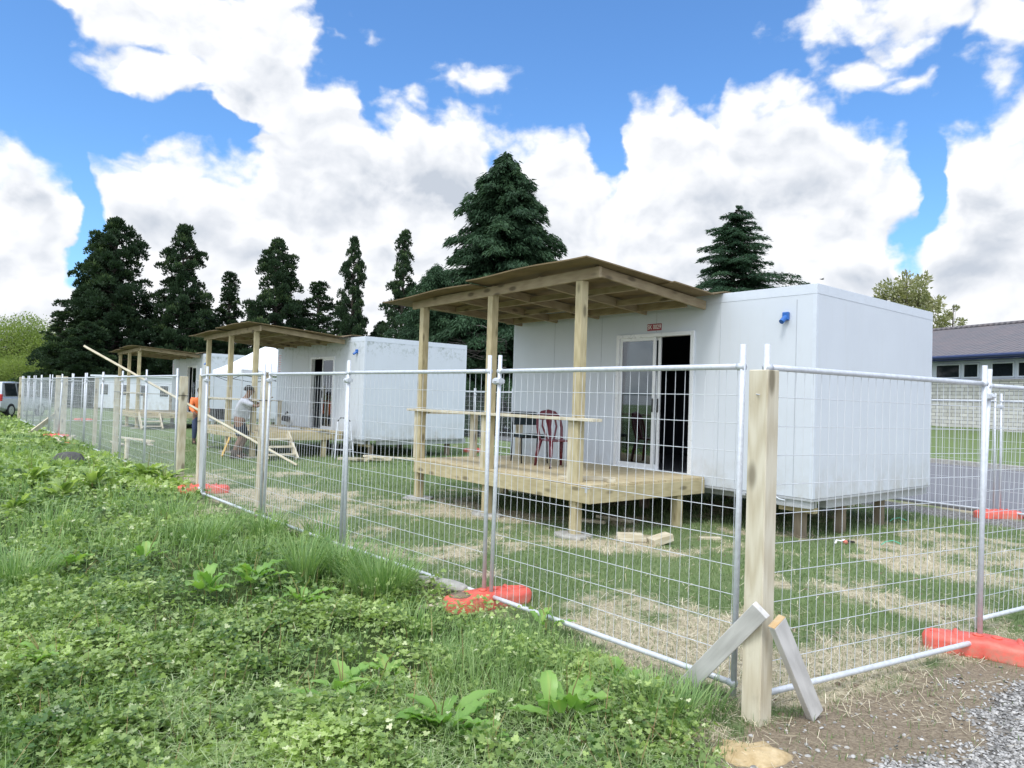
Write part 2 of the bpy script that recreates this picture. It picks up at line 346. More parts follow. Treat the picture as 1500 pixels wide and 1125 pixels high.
def dup(o, loc=None, rz=None, label=None, parent=None, scale=None):
    c = o.copy(); COL.objects.link(c); c.parent = parent
    if loc is not None: c.location = loc
    if rz is not None: c.rotation_euler = (0, 0, rz)
    if scale is not None: c.scale = scale
    if label: c['label'] = label
    for ch in [x for x in bpy.data.objects if x.parent == o]: dup(ch, parent=c)
    return c
def fastmesh(name, V, F, mat, parent=None, rnd=None, smooth=False):
    """V (n,3) float array, F (m,k) int array"""
    me = bpy.data.meshes.new(name); n = len(V); m_, k = F.shape
    me.vertices.add(n); me.vertices.foreach_set('co', np.ascontiguousarray(V, dtype=np.float32).ravel())
    me.loops.add(m_*k); me.loops.foreach_set('vertex_index', np.ascontiguousarray(F, dtype=np.int32).ravel())
    me.polygons.add(m_); me.polygons.foreach_set('loop_start', np.arange(0, m_*k, k, dtype=np.int32))
    if smooth: me.polygons.foreach_set('use_smooth', np.ones(m_, dtype=bool))
    me.materials.append(M[mat]); me.update(calc_edges=True)
    if rnd is not None: a = me.attributes.new('rnd', 'FLOAT', 'POINT'); a.data.foreach_set('value', rnd.astype(np.float32))
    o = bpy.data.objects.new(name, me); COL.objects.link(o)
    if parent: o.parent = parent
    return o
def scatter(TV, TF, pos, rot, scl):
    """template verts (t,3), faces (f,k); pos (N,3), rot (N,3,3), scl (N,) or (N,3) -> V,F"""
    N = len(pos); scl = scl[:, None] if scl.ndim == 1 else scl
    X = TV[None]*scl[:, None, :]
    V = np.einsum('nij,ntj->nti', rot, X)+pos[:, None]
    Fc = TF[None]+(np.arange(N)*len(TV))[:, None, None]
    return V.reshape(-1, 3), Fc.reshape(-1, TF.shape[1])
def rotz(a):
    c, s = np.cos(a), np.sin(a); z = np.zeros_like(a); o = np.ones_like(a)
    return np.stack([np.stack([c, -s, z], -1), np.stack([s, c, z], -1), np.stack([z, z, o], -1)], -2)
def rotx(a):
    c, s = np.cos(a), np.sin(a); z = np.zeros_like(a); o = np.ones_like(a)
    return np.stack([np.stack([o, z, z], -1), np.stack([z, c, -s], -1), np.stack([z, s, c], -1)], -2)
def roty(a):
    c, s = np.cos(a), np.sin(a); z = np.zeros_like(a); o = np.ones_like(a)
    return np.stack([np.stack([c, z, s], -1), np.stack([z, o, z], -1), np.stack([-s, z, c], -1)], -2)
def vnoise(x, y, seed=0):
    xi = np.floor(x).astype(np.int64); yi = np.floor(y).astype(np.int64); fx = x-xi; fy = y-yi; fx = fx*fx*(3-2*fx); fy = fy*fy*(3-2*fy)
    def h(a, b):
        n = (a*374761393+b*668265263+seed*1442695041) & 0x7fffffff; n = ((n ^ (n >> 13))*1274126177) & 0x7fffffff
        return ((n ^ (n >> 16)) & 0xffff)/65535.0
    return (h(xi, yi)*(1-fx)+h(xi+1, yi)*fx)*(1-fy)+(h(xi, yi+1)*(1-fx)+h(xi+1, yi+1)*fx)*fy
def fbm(x, y, oct=4, seed=0):
    t = 0; a = .5; s = 0
    for i in range(oct): t = t+a*vnoise(x*2**i+i*17.3, y*2**i+i*9.1, seed+i); s += a; a *= .55
    return t/s
# ------------------------------------------------------------------ ground
J = [(1.40, 4.25), (-.15, 6.05), (-1.80, 7.85), (-3.25, 9.5), (-4.85, 11.4)]
J2 = [(-5.95, 12.8)]
while len(J2) < 12: J2.append((J2[-1][0]-1.5, J2[-1][1]+1.82))
RD = np.array((-.631, .776)); RN = np.array((-.776, -.631))
def outd(x, y): return (x-1.40)*RN[0]+(y-4.25)*RN[1]
def roadcoord(x, y):   # distance across the road: 0 near kerb, 1 far kerb
    t = (y-12.9)/18.5; xn = 8.39-9.21*t; xf = 15.14-9.3*((y-23.25)/18.5)
    return (x-xn)/np.maximum(xf-xn, 1)
def gz(x, y):
    x = np.asarray(x, float); y = np.asarray(y, float)
    z = (fbm(x*.8, y*.8, 3, 3)-.5)*.035
    o = outd(x, y); w = np.clip(o/1.2, 0, 1)*(x < 1.6)
    z = z+w*(.03+(fbm(x*1.7, y*1.7, 3, 8)-.5)*.14)
    rc = (x-15.14)+(9.3/18.5)*(y-23.25)            # past the far kerb
    z = z+np.clip((rc*.89-1.0)/7.5, 0, 1)**1.2*1.3*np.clip((x-8)/6, 0, 1)
    return z
def gz1(x, y): return float(gz(np.array([x]), np.array([y]))[0])
blobsP = [(1330, 808, .9, .5), (1430, 800, .9, .5), (1250, 868, .5, .35), (1160, 860, .4, .2), (1380, 900, .7, .35), (1200, 925, .6, .4), (1290, 955, .6, .3), (1180, 985, .5, .4), (780, 760, .7, .35), (680, 745, .8, .3), (880, 800, .6, .35),
          (700, 800, .6, .2), (640, 820, .4, .3), (1000, 905, .5, .4), (900, 880, .5, .35), (960, 950, .5, .4), (1080, 800, .5, .35), (560, 750, .6, .25), (430, 720, .8, .3), (1030, 960, .4, .4), (1480, 850, .7, .4), (860, 920, .3, .3), (1340, 780, .5, .4),
          (1060, 740, .5, .2), (340, 690, 1.0, .35), (240, 660, 1.5, .3), (460, 700, 1.0, .2), (1240, 1000, .4, .3), (1390, 960, .5, .1)]
greens = [(1220, 800, .6), (1270, 895, .45), (1340, 870, .35), (1000, 850, .7), (1180, 800, .4), (1100, 870, .3), (760, 820, .5), (1400, 990, .4), (1300, 1010, .25), (800, 860, .5), (620, 790, .5), (940, 830, .6), (1390, 860, .4), (1150, 940, .25)]
BP = [(*G(u, v), r, a) for u, v, r, a in blobsP]; GP = [(*G(u, v), r) for u, v, r in greens]
def strawmask(x, y):
    n = fbm(x*1.1+5, y*1.1, 5, 21); m = (n-.50)*1.5
    for bx, by, r, a in BP: m = m+a*np.exp(-((x-bx)**2+(y-by)**2)/(r*r))
    for bx, by, r in GP: m = m-.36*np.exp(-((x-bx)**2+(y-by)**2)/(r*r))
    m = m-np.clip((y-14)/20, 0, .35)-.2*(roadcoord(x, y) > 1)
    return np.clip(m*2.6+.02+(fbm(x*7, y*7, 4, 4)-.5)*1.9+(fbm(x*2.5, y*2.5, 3, 44)-.5)*1.1, 0, 1)
def weedmask(x, y):
    o = outd(x, y); e = (fbm(x*1.5, y*1.5, 3, 33)-.5)*.5
    w = np.clip((o-.12+e*.6)/.18, 0, 1)*np.clip((1.0-x+e*1.6-(y-4)*.25)/.25, 0, 1)
    bx, by = G(335, 748); w = w*(1-np.clip(1.3*np.exp(-(((x-bx)**2+(y-by)**2)/.9)), 0, 1))
    bx, by = G(620, 880); w = w*(1-.6*np.exp(-(((x-bx)**2+(y-by)**2)/.06)))
    return w
def gravelmask(x, y):
    gx0, gy0 = G(1335, 1125); gx1, gy1 = G(1500, 990)
    d = ((x-gx0)*(gy1-gy0)-(y-gy0)*(gx1-gx0))/math.hypot(gx1-gx0, gy1-gy0)
    g1 = np.clip((d+(fbm(x*2, y*2, 4, 5)-.5)*1.0)/.3+.3, 0, 1)
    rc = roadcoord(x, y); g2 = np.clip(1-np.abs(rc+.08)/.09, 0, 1)*(x > 3)
    return np.maximum(g1*(y < 12), g2)
def dirtmask(x, y):
    o = outd(x, y); ro = (x-1.5)*.5-(y-4.3)*.866      # outside the right hand fence
    d = np.clip((ro-.02)/.30, 0, 1)*(.75+.25*(x > 1.3))
    d = np.maximum(d, np.clip(1-np.abs(o-.12)/.22, 0, 1)*.65)
    c1 = G(950, 700); dd = np.exp(-(((x-c1[0])**2+(y-c1[1])**2)/5.0))
    return np.clip(d+(fbm(x*2.2, y*2.2, 4, 9)-.5)*.7+0*dd, 0, 1)
def axis(lo, hi, c0, c1, st):
    a = list(np.arange(c0, c1, st)); x = c1; s = st
    while x < hi: a.append(x); s *= 1.13; x += s
    a.append(hi); x = c0; s = st; b = []
    while x > lo: s *= 1.13; x -= s; b.append(x)
    b[-1] = lo; return np.array(b[::-1]+a)
ax_ = axis(-900, 900, -6, 7, .075); ay_ = axis(-300, 1500, 2.4, 14, .075)
gx, gy = np.meshgrid(ax_, ay_); nx, ny = len(ax_), len(ay_)
gxr, gyr = gx.ravel(), gy.ravel(); far_ = np.hypot(gxr, gyr) > 60
zz = gz(gxr, gyr); zz[far_ & (gxr < 0)] = 0
idx = np.arange(nx*ny).reshape(ny, nx)
Fq = np.stack([idx[:-1, :-1], idx[:-1, 1:], idx[1:, 1:], idx[1:, :-1]], -1).reshape(-1, 4)
t = newmat('ground_mix'); ge = t.add('ShaderNodeNewGeometry').outputs['Position']
mk = t.add('ShaderNodeAttribute', attribute_name='mask'); ms = t.add('ShaderNodeSeparateColor', {0: mk.outputs['Color']})
gr_ = t.add('ShaderNodeAttribute', attribute_name='gravel').outputs['Fac']
nf = t.noise(ge, 55, 5, .7); nm = t.noise(ge, 9, 5, .65); nl = t.noise(ge, 1.2, 3, .6)
green = t.mix(t.maprange(nf, .3, .7), (.10, .15, .065), (.20, .25, .12)); green = t.mix(t.maprange(nl, .35, .7, 0, .6), green, (.16, .23, .07))
stw = t.add('ShaderNodeTexNoise', {'Vector': t.vmath('MULTIPLY', ge, (30, 110, 30)), 'Scale': 1.0, 'Detail': 4.0, 'Distortion': 1.5}).outputs[0]
straw = t.mix(t.maprange(stw, .32, .68), (.38, .31, .21), (.70, .61, .46)); straw = t.mix(t.maprange(nm, .55, .72, 0, .75), straw, (.13, .1, .07))
th = lambda m_, lo=.35, hi=.65: t.maprange(t.math('ADD', m_, t.math('MULTIPLY', t.math('SUBTRACT', nm, .5), .9)), lo, hi, 0, 1)
c = t.mix(t.math('MULTIPLY', th(ms.outputs[0], .15, .95), .84), green, straw)
soil = t.mix(t.maprange(nf, .3, .7), (.14, .105, .07), (.33, .27, .2)); soil = t.mix(t.maprange(stw, .5, .68, 0, .6), soil, (.45, .38, .26))
c = t.mix(th(ms.outputs[2], .4, .7), c, soil)
wsoil = t.mix(t.maprange(nf, .3, .7), (.04, .06, .02), (.08, .12, .035))
c = t.mix(ms.outputs[1], c, wsoil)
vg = t.add('ShaderNodeTexVoronoi', {'Vector': ge, 'Scale': 34.0}); gcol = t.mix(t.maprange(vg.outputs['Color'], .1, .9), (.2, .195, .18), (.42, .41, .39)); gcol = t.mix(t.maprange(vg.outputs['Distance'], .35, .6, 0, .8), gcol, (.1, .09, .08))
c = t.mix(th(gr_, .35, .6), c, gcol)
t.set(t.b.inputs['Base Color'], c); t.b.inputs['Roughness'].default_value = .95; t.b.inputs['Specular IOR Level'].default_value = .15
bump(t, t.math('ADD', nf, t.math('MULTIPLY', nm, 1.5)), .8, .02)
gr = fastmesh('ground', np.stack([gxr, gyr, zz], -1), Fq, 'ground_mix', smooth=True)
wm = weedmask(gxr, gyr)
colr = np.stack([strawmask(gxr, gyr)*(1-far_), wm*(~far_), dirtmask(gxr, gyr)*(np.hypot(gxr, gyr) < 14), np.ones_like(wm)], -1)
a = gr.data.attributes.new('mask', 'FLOAT_COLOR', 'POINT'); a.data.foreach_set('color', colr.astype(np.float32).ravel())
a = gr.data.attributes.new('gravel', 'FLOAT', 'POINT'); a.data.foreach_set('value', (gravelmask(gxr, gyr)*(gyr < 70)).astype(np.float32))
tag(gr, kind='structure')
# road behind the site with kerbs
t = newmat('asphalt'); ge = t.add('ShaderNodeNewGeometry').outputs['Position']
cc = t.mix(t.maprange(t.noise(ge, 60, 4, .7), .3, .7), (.13, .13, .14), (.21, .21, .225)); cc = t.mix(t.maprange(t.noise(ge, .5, 4), .4, .7, 0, .4), cc, (.19, .19, .2))
t.set(t.b.inputs['Base Color'], cc); t.b.inputs['Roughness'].default_value = .85
rd = np.array((-9.25, 18.5)); rd /= np.linalg.norm(rd); rn = np.array((rd[1], -rd[0]))
Pn = np.array((8.39, 12.9)); wid = float((np.array((15.14, 23.25))-Pn)@rn)
mbr = MB(); kb = MB(); kf = MB()
N = 60
for i in range(N):
    t0, t1 = -18+i*2, -16+i*2
    q = [Pn+rd*t0, Pn+rd*t1, Pn+rd*t1+rn*wid, Pn+rd*t0+rn*wid]
    mbr._add([(*p, .045) for p in q]+[(*p, -.2) for p in q], [(0, 1, 2, 3), (0, 1, 5, 4), (3, 2, 6, 7)])
road = mbr.build('road', 'asphalt'); tag(road, kind='structure')
for off, nm in ((wid, 'kerb'),):
    k = MB(); a_ = Pn+rd*-18+rn*(off+.08); b_ = Pn+rd*102+rn*(off+.08); k.beam((*a_, .1), (*b_, .1), .16, .2); tag(k.build(nm, 'concrete', bevel=.02), kind='structure')
# ------------------------------------------------------------------ cabins with porches
def cabin(label, O, ang, L, Wd, z0, H, door, door_flip, wallmat, sign=None, piles=(), sock_x=.42, label_sheet=False):
    t = thing('portable_cabin', label, 'cabin', (O[0], O[1], 0), ang); z1 = z0+H; T = .07
    d0_, d1_, dz0, dz1 = door
    w = MB()
    w.box((0, 0, z0), (d0_, T, z1)); w.box((d1_, 0, z0), (L, T, z1)); w.box((d0_, 0, dz1), (d1_, T, z1)); w.box((d0_, 0, z0), (d1_, T, dz0))
    w.box((0, Wd-T, z0), (L, Wd, z1)); w.box((0, T, z0), (T, Wd-T, z1)); w.box((L-T, T, z0), (L, Wd-T, z1))
    w.build('wall', wallmat, t)
    s = MB()
    x = 1.22
    for x in [k_*1.19 for k_ in range(1, 5)]:
        if not (d0_-.03 < x < d1_+.03): s.box((x-.0025, -.0035, z0+.02), (x+.0025, .002, z1-.16))
        elif True: s.box((x-.0025, -.0035, dz1+.07), (x+.0025, .002, z1-.16))
    s.box((L-.28, -.0035, z0+.02), (L-.272, .002, z1-.16))
    s.build('panel_seam', 'seam_grey', t)
    r = MB(); r.box((-.004, -.004, z1-.10), (L+.004, 0, z1+.03)); r.box((-.004, Wd, z1-.10), (L+.004, Wd+.004, z1+.03)); r.box((-.004, 0, z1-.10), (0, Wd, z1+.03)); r.box((L, 0, z1-.10), (L+.004, Wd, z1+.03))
    r.box((0, 0, z1), (L, Wd, z1+.026)); r.build('roof', 'white_trim', t, bevel=.0015)
    for a_, b_ in (((L+.0005, 0, z0), (L+.003, .05, z1-.102)), ((L-.05, -.003, z0), (L+.003, -.0005, z1-.102)), ((L+.0005, Wd-.05, z0), (L+.003, Wd+.003, z1-.102)), ((-.003, -.003, z0), (.05, -.0005, z1-.102))):
        c = MB(); c.box(a_, b_); c.build('corner_edging', 'white_trim', t)
    f = MB(); f.box((T, T, z0+.04), (L-T, Wd-T, z0+.09)); f.build('floor', 'interior_floor', t)
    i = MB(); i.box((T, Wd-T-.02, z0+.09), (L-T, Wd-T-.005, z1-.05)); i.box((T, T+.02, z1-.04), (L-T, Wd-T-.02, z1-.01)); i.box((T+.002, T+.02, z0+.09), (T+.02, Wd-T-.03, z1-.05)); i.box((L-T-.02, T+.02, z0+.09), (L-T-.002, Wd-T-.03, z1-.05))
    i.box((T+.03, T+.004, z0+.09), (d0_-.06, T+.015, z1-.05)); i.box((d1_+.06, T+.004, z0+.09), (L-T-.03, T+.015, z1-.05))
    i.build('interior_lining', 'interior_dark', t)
    # door
    fw = .055; df = MB()
    df.box((d0_-fw, -.03, dz0-.03), (d0_+.01, .085, dz1+.05)); df.box((d1_-.01, -.03, dz0-.03), (d1_+fw, .085, dz1+.05)); df.box((d0_+.01, -.03, dz1-.01), (d1_-.01, .085, dz1+.05)); df.box((d0_+.01, -.028, dz0-.03), (d1_-.01, .085, dz0+.012))
    df.build('door_frame', 'aluminium_white', t, bevel=.003)
    mid = (d0_+d1_)/2
    def leaf(xa, xb, y):
        lf = MB(); e = .05
        lf.box((xa, y, dz0+.012), (xa+e, y+.03, dz1-.01)); lf.box((xb-e, y, dz0+.012), (xb, y+.03, dz1-.01)); lf.box((xa+e, y, dz1-.06), (xb-e, y+.03, dz1-.01)); lf.box((xa+e, y, dz0+.012), (xb-e, y+.03, dz0+.09))
        o = lf.build('sliding_door', 'aluminium_white', t, bevel=.002)
        gl = MB(); gl.box((xa+e, y+.012, dz0+.09), (xb-e, y+.018, dz1-.06)); gl.build('glass', 'glass', o)
        hd = MB(); hx = xb-.03 if not door_flip else xa+.03; hd.box((hx-.008, y-.02, dz0+.92), (hx+.008, y, dz0+1.14)); hd.build('handle', 'black_plastic', o, bevel=.003)
    if not door_flip: leaf(d0_+.01, mid+.03, .0); leaf(d0_+.08, mid+.1, .045)
    else: leaf(mid-.03, d1_-.01, .0); leaf(mid-.1, d1_-.08, .045)
    # power inlet
    px_ = L-sock_x; k = MB(); k.box((px_-.045, -.05, z0+2.36), (px_+.045, 0, z0+2.47)); pi = k.build('power_inlet', 'blue_plastic', t, bevel=.008)
    k = MB(); k.tube([(px_, -.03, z0+2.40), (px_-.01, -.12, z0+2.33)], [.036, .034], 12); k.build('socket_cap', 'blue_plastic', pi, smooth=False)
    k = MB(); k.box((px_-.02, -.053, z0+2.40), (px_+.02, -.05, z0+2.415)); k.build('socket_label', 'sign_white', pi)
    # chassis and piles
    ch = MB(); zc = z0-.005
    for yy in (.28, Wd-.28): ch.box((.1, yy-.03, zc-.14), (L-.1, yy+.03, zc-.03))
    ch.box((L-.2, .55, zc-.16), (L-.08, Wd+.12, zc-.012)); ch.box((.1, .3, zc-.12), (.2, Wd-.3, zc-.02)); ch.box((L/2-.05, .31, zc-.12), (L/2+.05, Wd-.31, zc-.02))
    ch.box((0, 0, zc-.03), (L, Wd, zc)); ch.box((L-.95, -.02, zc-.10), (L-.78, .25, zc-.03)); ch.box((L-1.12, -.04, zc-.06), (L-.97, .0, zc-.03)); ch.box((L-.55, .03, zc-.13), (L-.03, .10, zc-.031))
    ch.build('chassis', 'galvanised_old', t)
    for (x, y) in piles:
        p = MB(); p.box((x-.06, y-.06, -.1), (x+.06, y+.06, zc-.17)); p.build('pile', 'old_timber', t)
    p = MB(); p.box((L-.6, .22, zc-.215), (L-.1, .33, zc-.142)); p.build('bearer', 'pine', t)
    if sign:
        sg = MB(); sg.box((3.385, -.008, z0+2.345), (3.675, -.001, z0+2.455)); so_ = sg.build('number_sign', 'sign_red', t, bevel=.003)
        cu_ = bpy.data.curves.new('tmp', 'FONT'); cu_.body = sign; cu_.size = .098; cu_.align_x = 'CENTER'; cu_.align_y = 'CENTER'; cu_.extrude = .001; cu_.offset = .0004
        tmp = bpy.data.objects.new('tmp', cu_); COL.objects.link(tmp); bpy.context.view_layer.update()
        me = bpy.data.meshes.new_from_object(tmp.evaluated_get(bpy.context.evaluated_depsgraph_get())); COL.objects.unlink(tmp); bpy.data.objects.remove(tmp)
        me.materials.clear(); me.materials.append(M['sign_white']); tx = bpy.data.objects.new('sign_lettering', me); COL.objects.link(tx); tx.parent = so_
        tx.matrix_local = Matrix.Translation((3.53, -.0105, z0+2.40)) @ Matrix.Rotation(R_(90), 4, 'X') @ Matrix.Diagonal((.82, 1, 1, 1))
    if label_sheet:
        sg = MB(); sg.box((.06, -.006, z0+1.75), (.36, -.001, z0+2.5)); so_ = sg.build('notice', 'white_trim', t)
        ln = MB()
        for kk in range(9):
            zz_ = z0+2.44-kk*.075; ln.box((.10, -.009, zz_-.022), (.10+random.uniform(.15, .23), -.0065, zz_+.01))
        ln.build('notice_print', 'label_pink', so_)
    return t
def porch(label, O, ang, dx, dy, x0=.45, x1=4.55, yf=-2.42, posts=(.42, 2.35, 4.25), pile_y=-.55, rail=True, steps=False, skirt=False):
    t = thing('timber_porch', label, 'porch', (O[0], O[1], 0), ang)
    X = lambda x: x+dx
    yf = yf+dy; zt = .70
    # decking boards in one part
    d = MB(); y = yf
    n = int((-.035-yf)/.145)
    bw = (-.035-yf)/n
    for i in range(n):
        j = random.uniform(-.004, .004)
        d.box((X(x0)-.01+j, yf+i*bw+.003, zt-.032+random.uniform(-.0015, .0015)), (X(x1)+.02+j, yf+(i+1)*bw-.003, zt))
    d.build('decking', 'deck_timber', t, bevel=.002)
    fz0, fz1 = zt-.235, zt-.034
    for a_, b_ in (((X(x0), yf-.045, fz0), (X(x1)+.045, yf, fz1)), ((X(x1), yf, fz0), (X(x1)+.045, -.06, fz1)), ((X(x0)-.045, yf-.045, fz0), (X(x0), -.06, fz1))):
        b = MB(); b.box(a_, b_); b.build('fascia_board', 'pine', t, bevel=.003)
    jn = MB()
    for k in range(8): xx = X(x0)+.5*k+.3; jn.box((xx, yf+.001, fz0+.01), (xx+.045, -.08, fz1-.002))
    jn.build('joist', 'pine', t)
    for x, y in ((X(x1)-.05, -.58), (X(x0)+.1, -.58), (X(2.4), -.58)):
        p = MB(); p.box((x-.06, y-.06, -.1), (x+.06, y+.06, fz0)); p.build('pile', 'pine', t)
    for k, x in enumerate(posts):
        p = MB(); zt_ = 3.30+.015*k; p.box((X(x)-.06, yf+.004, -.1), (X(x)+.06, yf+.124, zt_)); p.build('post', 'pine', t, bevel=.004)
        q = MB()
        if rail:
            q.box((X(x)-.135, yf+.01, zt), (X(x)-.065, yf+.115, 1.50)); q.build('rail_support', 'pine_pale', t, bevel=.003)
        cpd = MB(); pts = [(X(x)+math.cos(a_)*.26*random.uniform(.8, 1.3), yf+.06+math.sin(a_)*.24*random.uniform(.8, 1.2)) for a_ in [i_*math.pi/5 for i_ in range(10)]]
        cpd.prism(pts, -.1, .035); cpd.build('concrete_footing', 'concrete', t, bevel=.02)
    br_ = MB(); br_.box((X(x1)-.03, yf-.048, .60), (X(x1)+.01, yf-.0455, .665)); br_.box((X(x1)-.10, yf-.05, .655), (X(x1)+.045, yf-.02, .667)); br_.build('corner_bracket', 'galvanised_old', t)
    if rail:
        r = MB(); r.box((X(.12), yf-.05, 1.502), (X(4.62), yf+.13, 1.54)); r.build('handrail', 'pine_pale', t, bevel=.003)
        r = MB(); r.box((X(x0)-.04, yf+.14, 1.462), (X(x0)+.10, -.12, 1.50)); r.build('handrail', 'pine_pale', t, bevel=.003)
        for yy in (yf+1.1, -.25):
            r = MB(); r.box((X(x0)-.02, yy, zt), (X(x0)+.08, yy+.1, 1.462)); r.build('rail_support', 'pine_pale', t, bevel=.003)
    # roof framing: falls towards the cabin
    def rz(y): return 3.46+(y-yf)*(-.155/2.5)      # underside of the sheet
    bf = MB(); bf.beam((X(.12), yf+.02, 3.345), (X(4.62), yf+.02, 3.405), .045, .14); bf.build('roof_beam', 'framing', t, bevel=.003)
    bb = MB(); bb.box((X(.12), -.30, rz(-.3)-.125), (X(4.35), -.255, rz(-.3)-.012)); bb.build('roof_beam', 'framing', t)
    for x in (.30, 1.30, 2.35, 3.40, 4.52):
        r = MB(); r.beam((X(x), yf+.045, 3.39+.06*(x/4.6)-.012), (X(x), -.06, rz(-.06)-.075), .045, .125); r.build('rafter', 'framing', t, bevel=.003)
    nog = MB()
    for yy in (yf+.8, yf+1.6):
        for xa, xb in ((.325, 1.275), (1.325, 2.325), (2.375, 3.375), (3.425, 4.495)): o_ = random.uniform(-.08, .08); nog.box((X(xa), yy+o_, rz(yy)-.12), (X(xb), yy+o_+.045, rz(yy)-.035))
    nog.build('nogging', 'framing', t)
    # ply sheets, slightly warped
    sheets = [(-.42, 2.25, yf-.30, -1.10, -.012, -.03), (2.18, 4.72, yf-.34, -1.08, .008, .0), (-.35, 2.2, -1.16, .28, .01, 0), (2.15, 4.80, -1.14, .34, -.01, .005)]
    for (xa, xb, ya, yb, dz, wp) in sheets:
        nx_ = 9; ny_ = 6; vs = []; 
        for layer in (0, 1):
            for j in range(ny_):
                for i in range(nx_):
                    fx = i/(nx_-1); fy = j/(ny_-1); x = xa+(xb-xa)*fx; yy = ya+(yb-ya)*fy
                    z = rz(yy)+.02+dz+wp*(1-fy)**2+.06*(x/4.6-.5)*(1-min(1, max(0, (yy-yf)/2.4)))-.03*math.exp(-((x+.4)/.7)**2)*(1-fy)+(.012*math.sin(x*3+yy)) + max(0, yy+.05)*.0
                    if yy > -.06: z = max(z, 3.42)
                    vs.append((X(x), yy, z+layer*.017))
        b = MB(); fs = []; K = nx_*ny_
        for j in range(ny_-1):
            for i in range(nx_-1):
                q = j*nx_+i; fs.append((q, q+nx_, q+nx_+1, q+1)); fs.append((K+q, K+q+1, K+q+nx_+1, K+q+nx_))
        for i in range(nx_-1): fs.append((i, i+1, K+i+1, K+i)); q = (ny_-1)*nx_+i; fs.append((q+1, q, K+q, K+q+1))
        for j in range(ny_-1): q = j*nx_; fs.append((q+nx_, q, K+q, K+q+nx_)); q += nx_-1; fs.append((q, q+nx_, K+q+nx_, K+q))
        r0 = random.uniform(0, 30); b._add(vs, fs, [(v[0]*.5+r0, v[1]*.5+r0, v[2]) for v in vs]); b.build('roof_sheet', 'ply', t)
    if steps:
        for s_, (ya, yb) in enumerate(((yf+.05, yf+.85),)):
            xs = X(x1)+.05
            for yy in (ya, yb):
                b = MB(); b.beam((xs+.02, yy, .66), (xs+.7, yy, .0), .045, .2); b.build('stair_stringer', 'pine_pale', t)
            for k in range(3): b = MB(); xx = xs+.06+k*.2; zz_ = .50-k*.19; b.box((xx, ya+.025, zz_), (xx+.2, yb-.025, zz_+.04)); b.build('stair_tread', 'pine_pale', t)
    return t
def frame(cx, cy, a, L):
    A = np.array([math.cos(a), math.sin(a)]); X = -A; Y = np.array([-X[1], X[0]]); O = np.array([cx, cy])+A*L
    return O, X, Y, math.atan2(X[1], X[0])
O1, X1, Y1, A1 = frame(3.95, 9.32, 2.2558, 6.22)
O2, X2, Y2, A2 = frame(-4.04, 19.51, 2.278, 5.92)
O3, X3, Y3, A3 = frame(-12.0, 29.7, 2.26, 6.0); O3 = O3-X3*1.8
def w1(x, y, z=0): q = O1+X1*x+Y1*y; return (q[0], q[1], z)
def w2(x, y, z=0): q = O2+X2*x+Y2*y; return (q[0], q[1], z)
def w3(x, y, z=0): q = O3+X3*x+Y3*y; return (q[0], q[1], z)
def loc1(u, v):
    q = np.array(G(u, v))-O1; return (float(q@X1), float(q@Y1))
cabin('nearest white portable cabin with a red number sign above its open sliding door', O1, A1, 6.22, 3.75, .577, 2.79, (2.80, 4.26, .70, 2.83), False, 'white_panel', sign='SK 0029',
      piles=[loc1(1172, 787), (6.0, 1.2), (5.95, 2.55), (3.0, .5), (3.0, 2.9), (.4, .5), (.4, 3.0)])
porch('nearest timber porch with sloping plywood roof, in front of the cabin with the number sign', O1, A1, 0, 0)
cabin('middle white portable cabin with grey stains above its door and a pink notice', O2, A2, 5.92, 3.46, .535, 2.79, (2.66, 4.12, .70, 2.80), True, 'white_panel_stained',
      piles=[(5.7, .4), (5.7, 3.0), (3.0, .4), (3, 3.0), (.4, .4), (.4, 3)], label_sheet=True)
porch('middle timber porch with steps, where the man in the grey shirt works', O2, A2, .32, -.12, steps=True)
cabin('farthest white portable cabin, behind the white gazebo', O3, A3, 6.0, 3.5, .53, 2.79, (2.7, 4.1, .7, 2.8), True, 'white_panel_stained', piles=[(5.7, .4), (5.7, 3.0), (3.0, .4), (.4, .4)], label_sheet=True)
porch('farthest timber porch with a thin plywood roof, beyond the leaning plank', O3, A3, .15, -.1, steps=True)
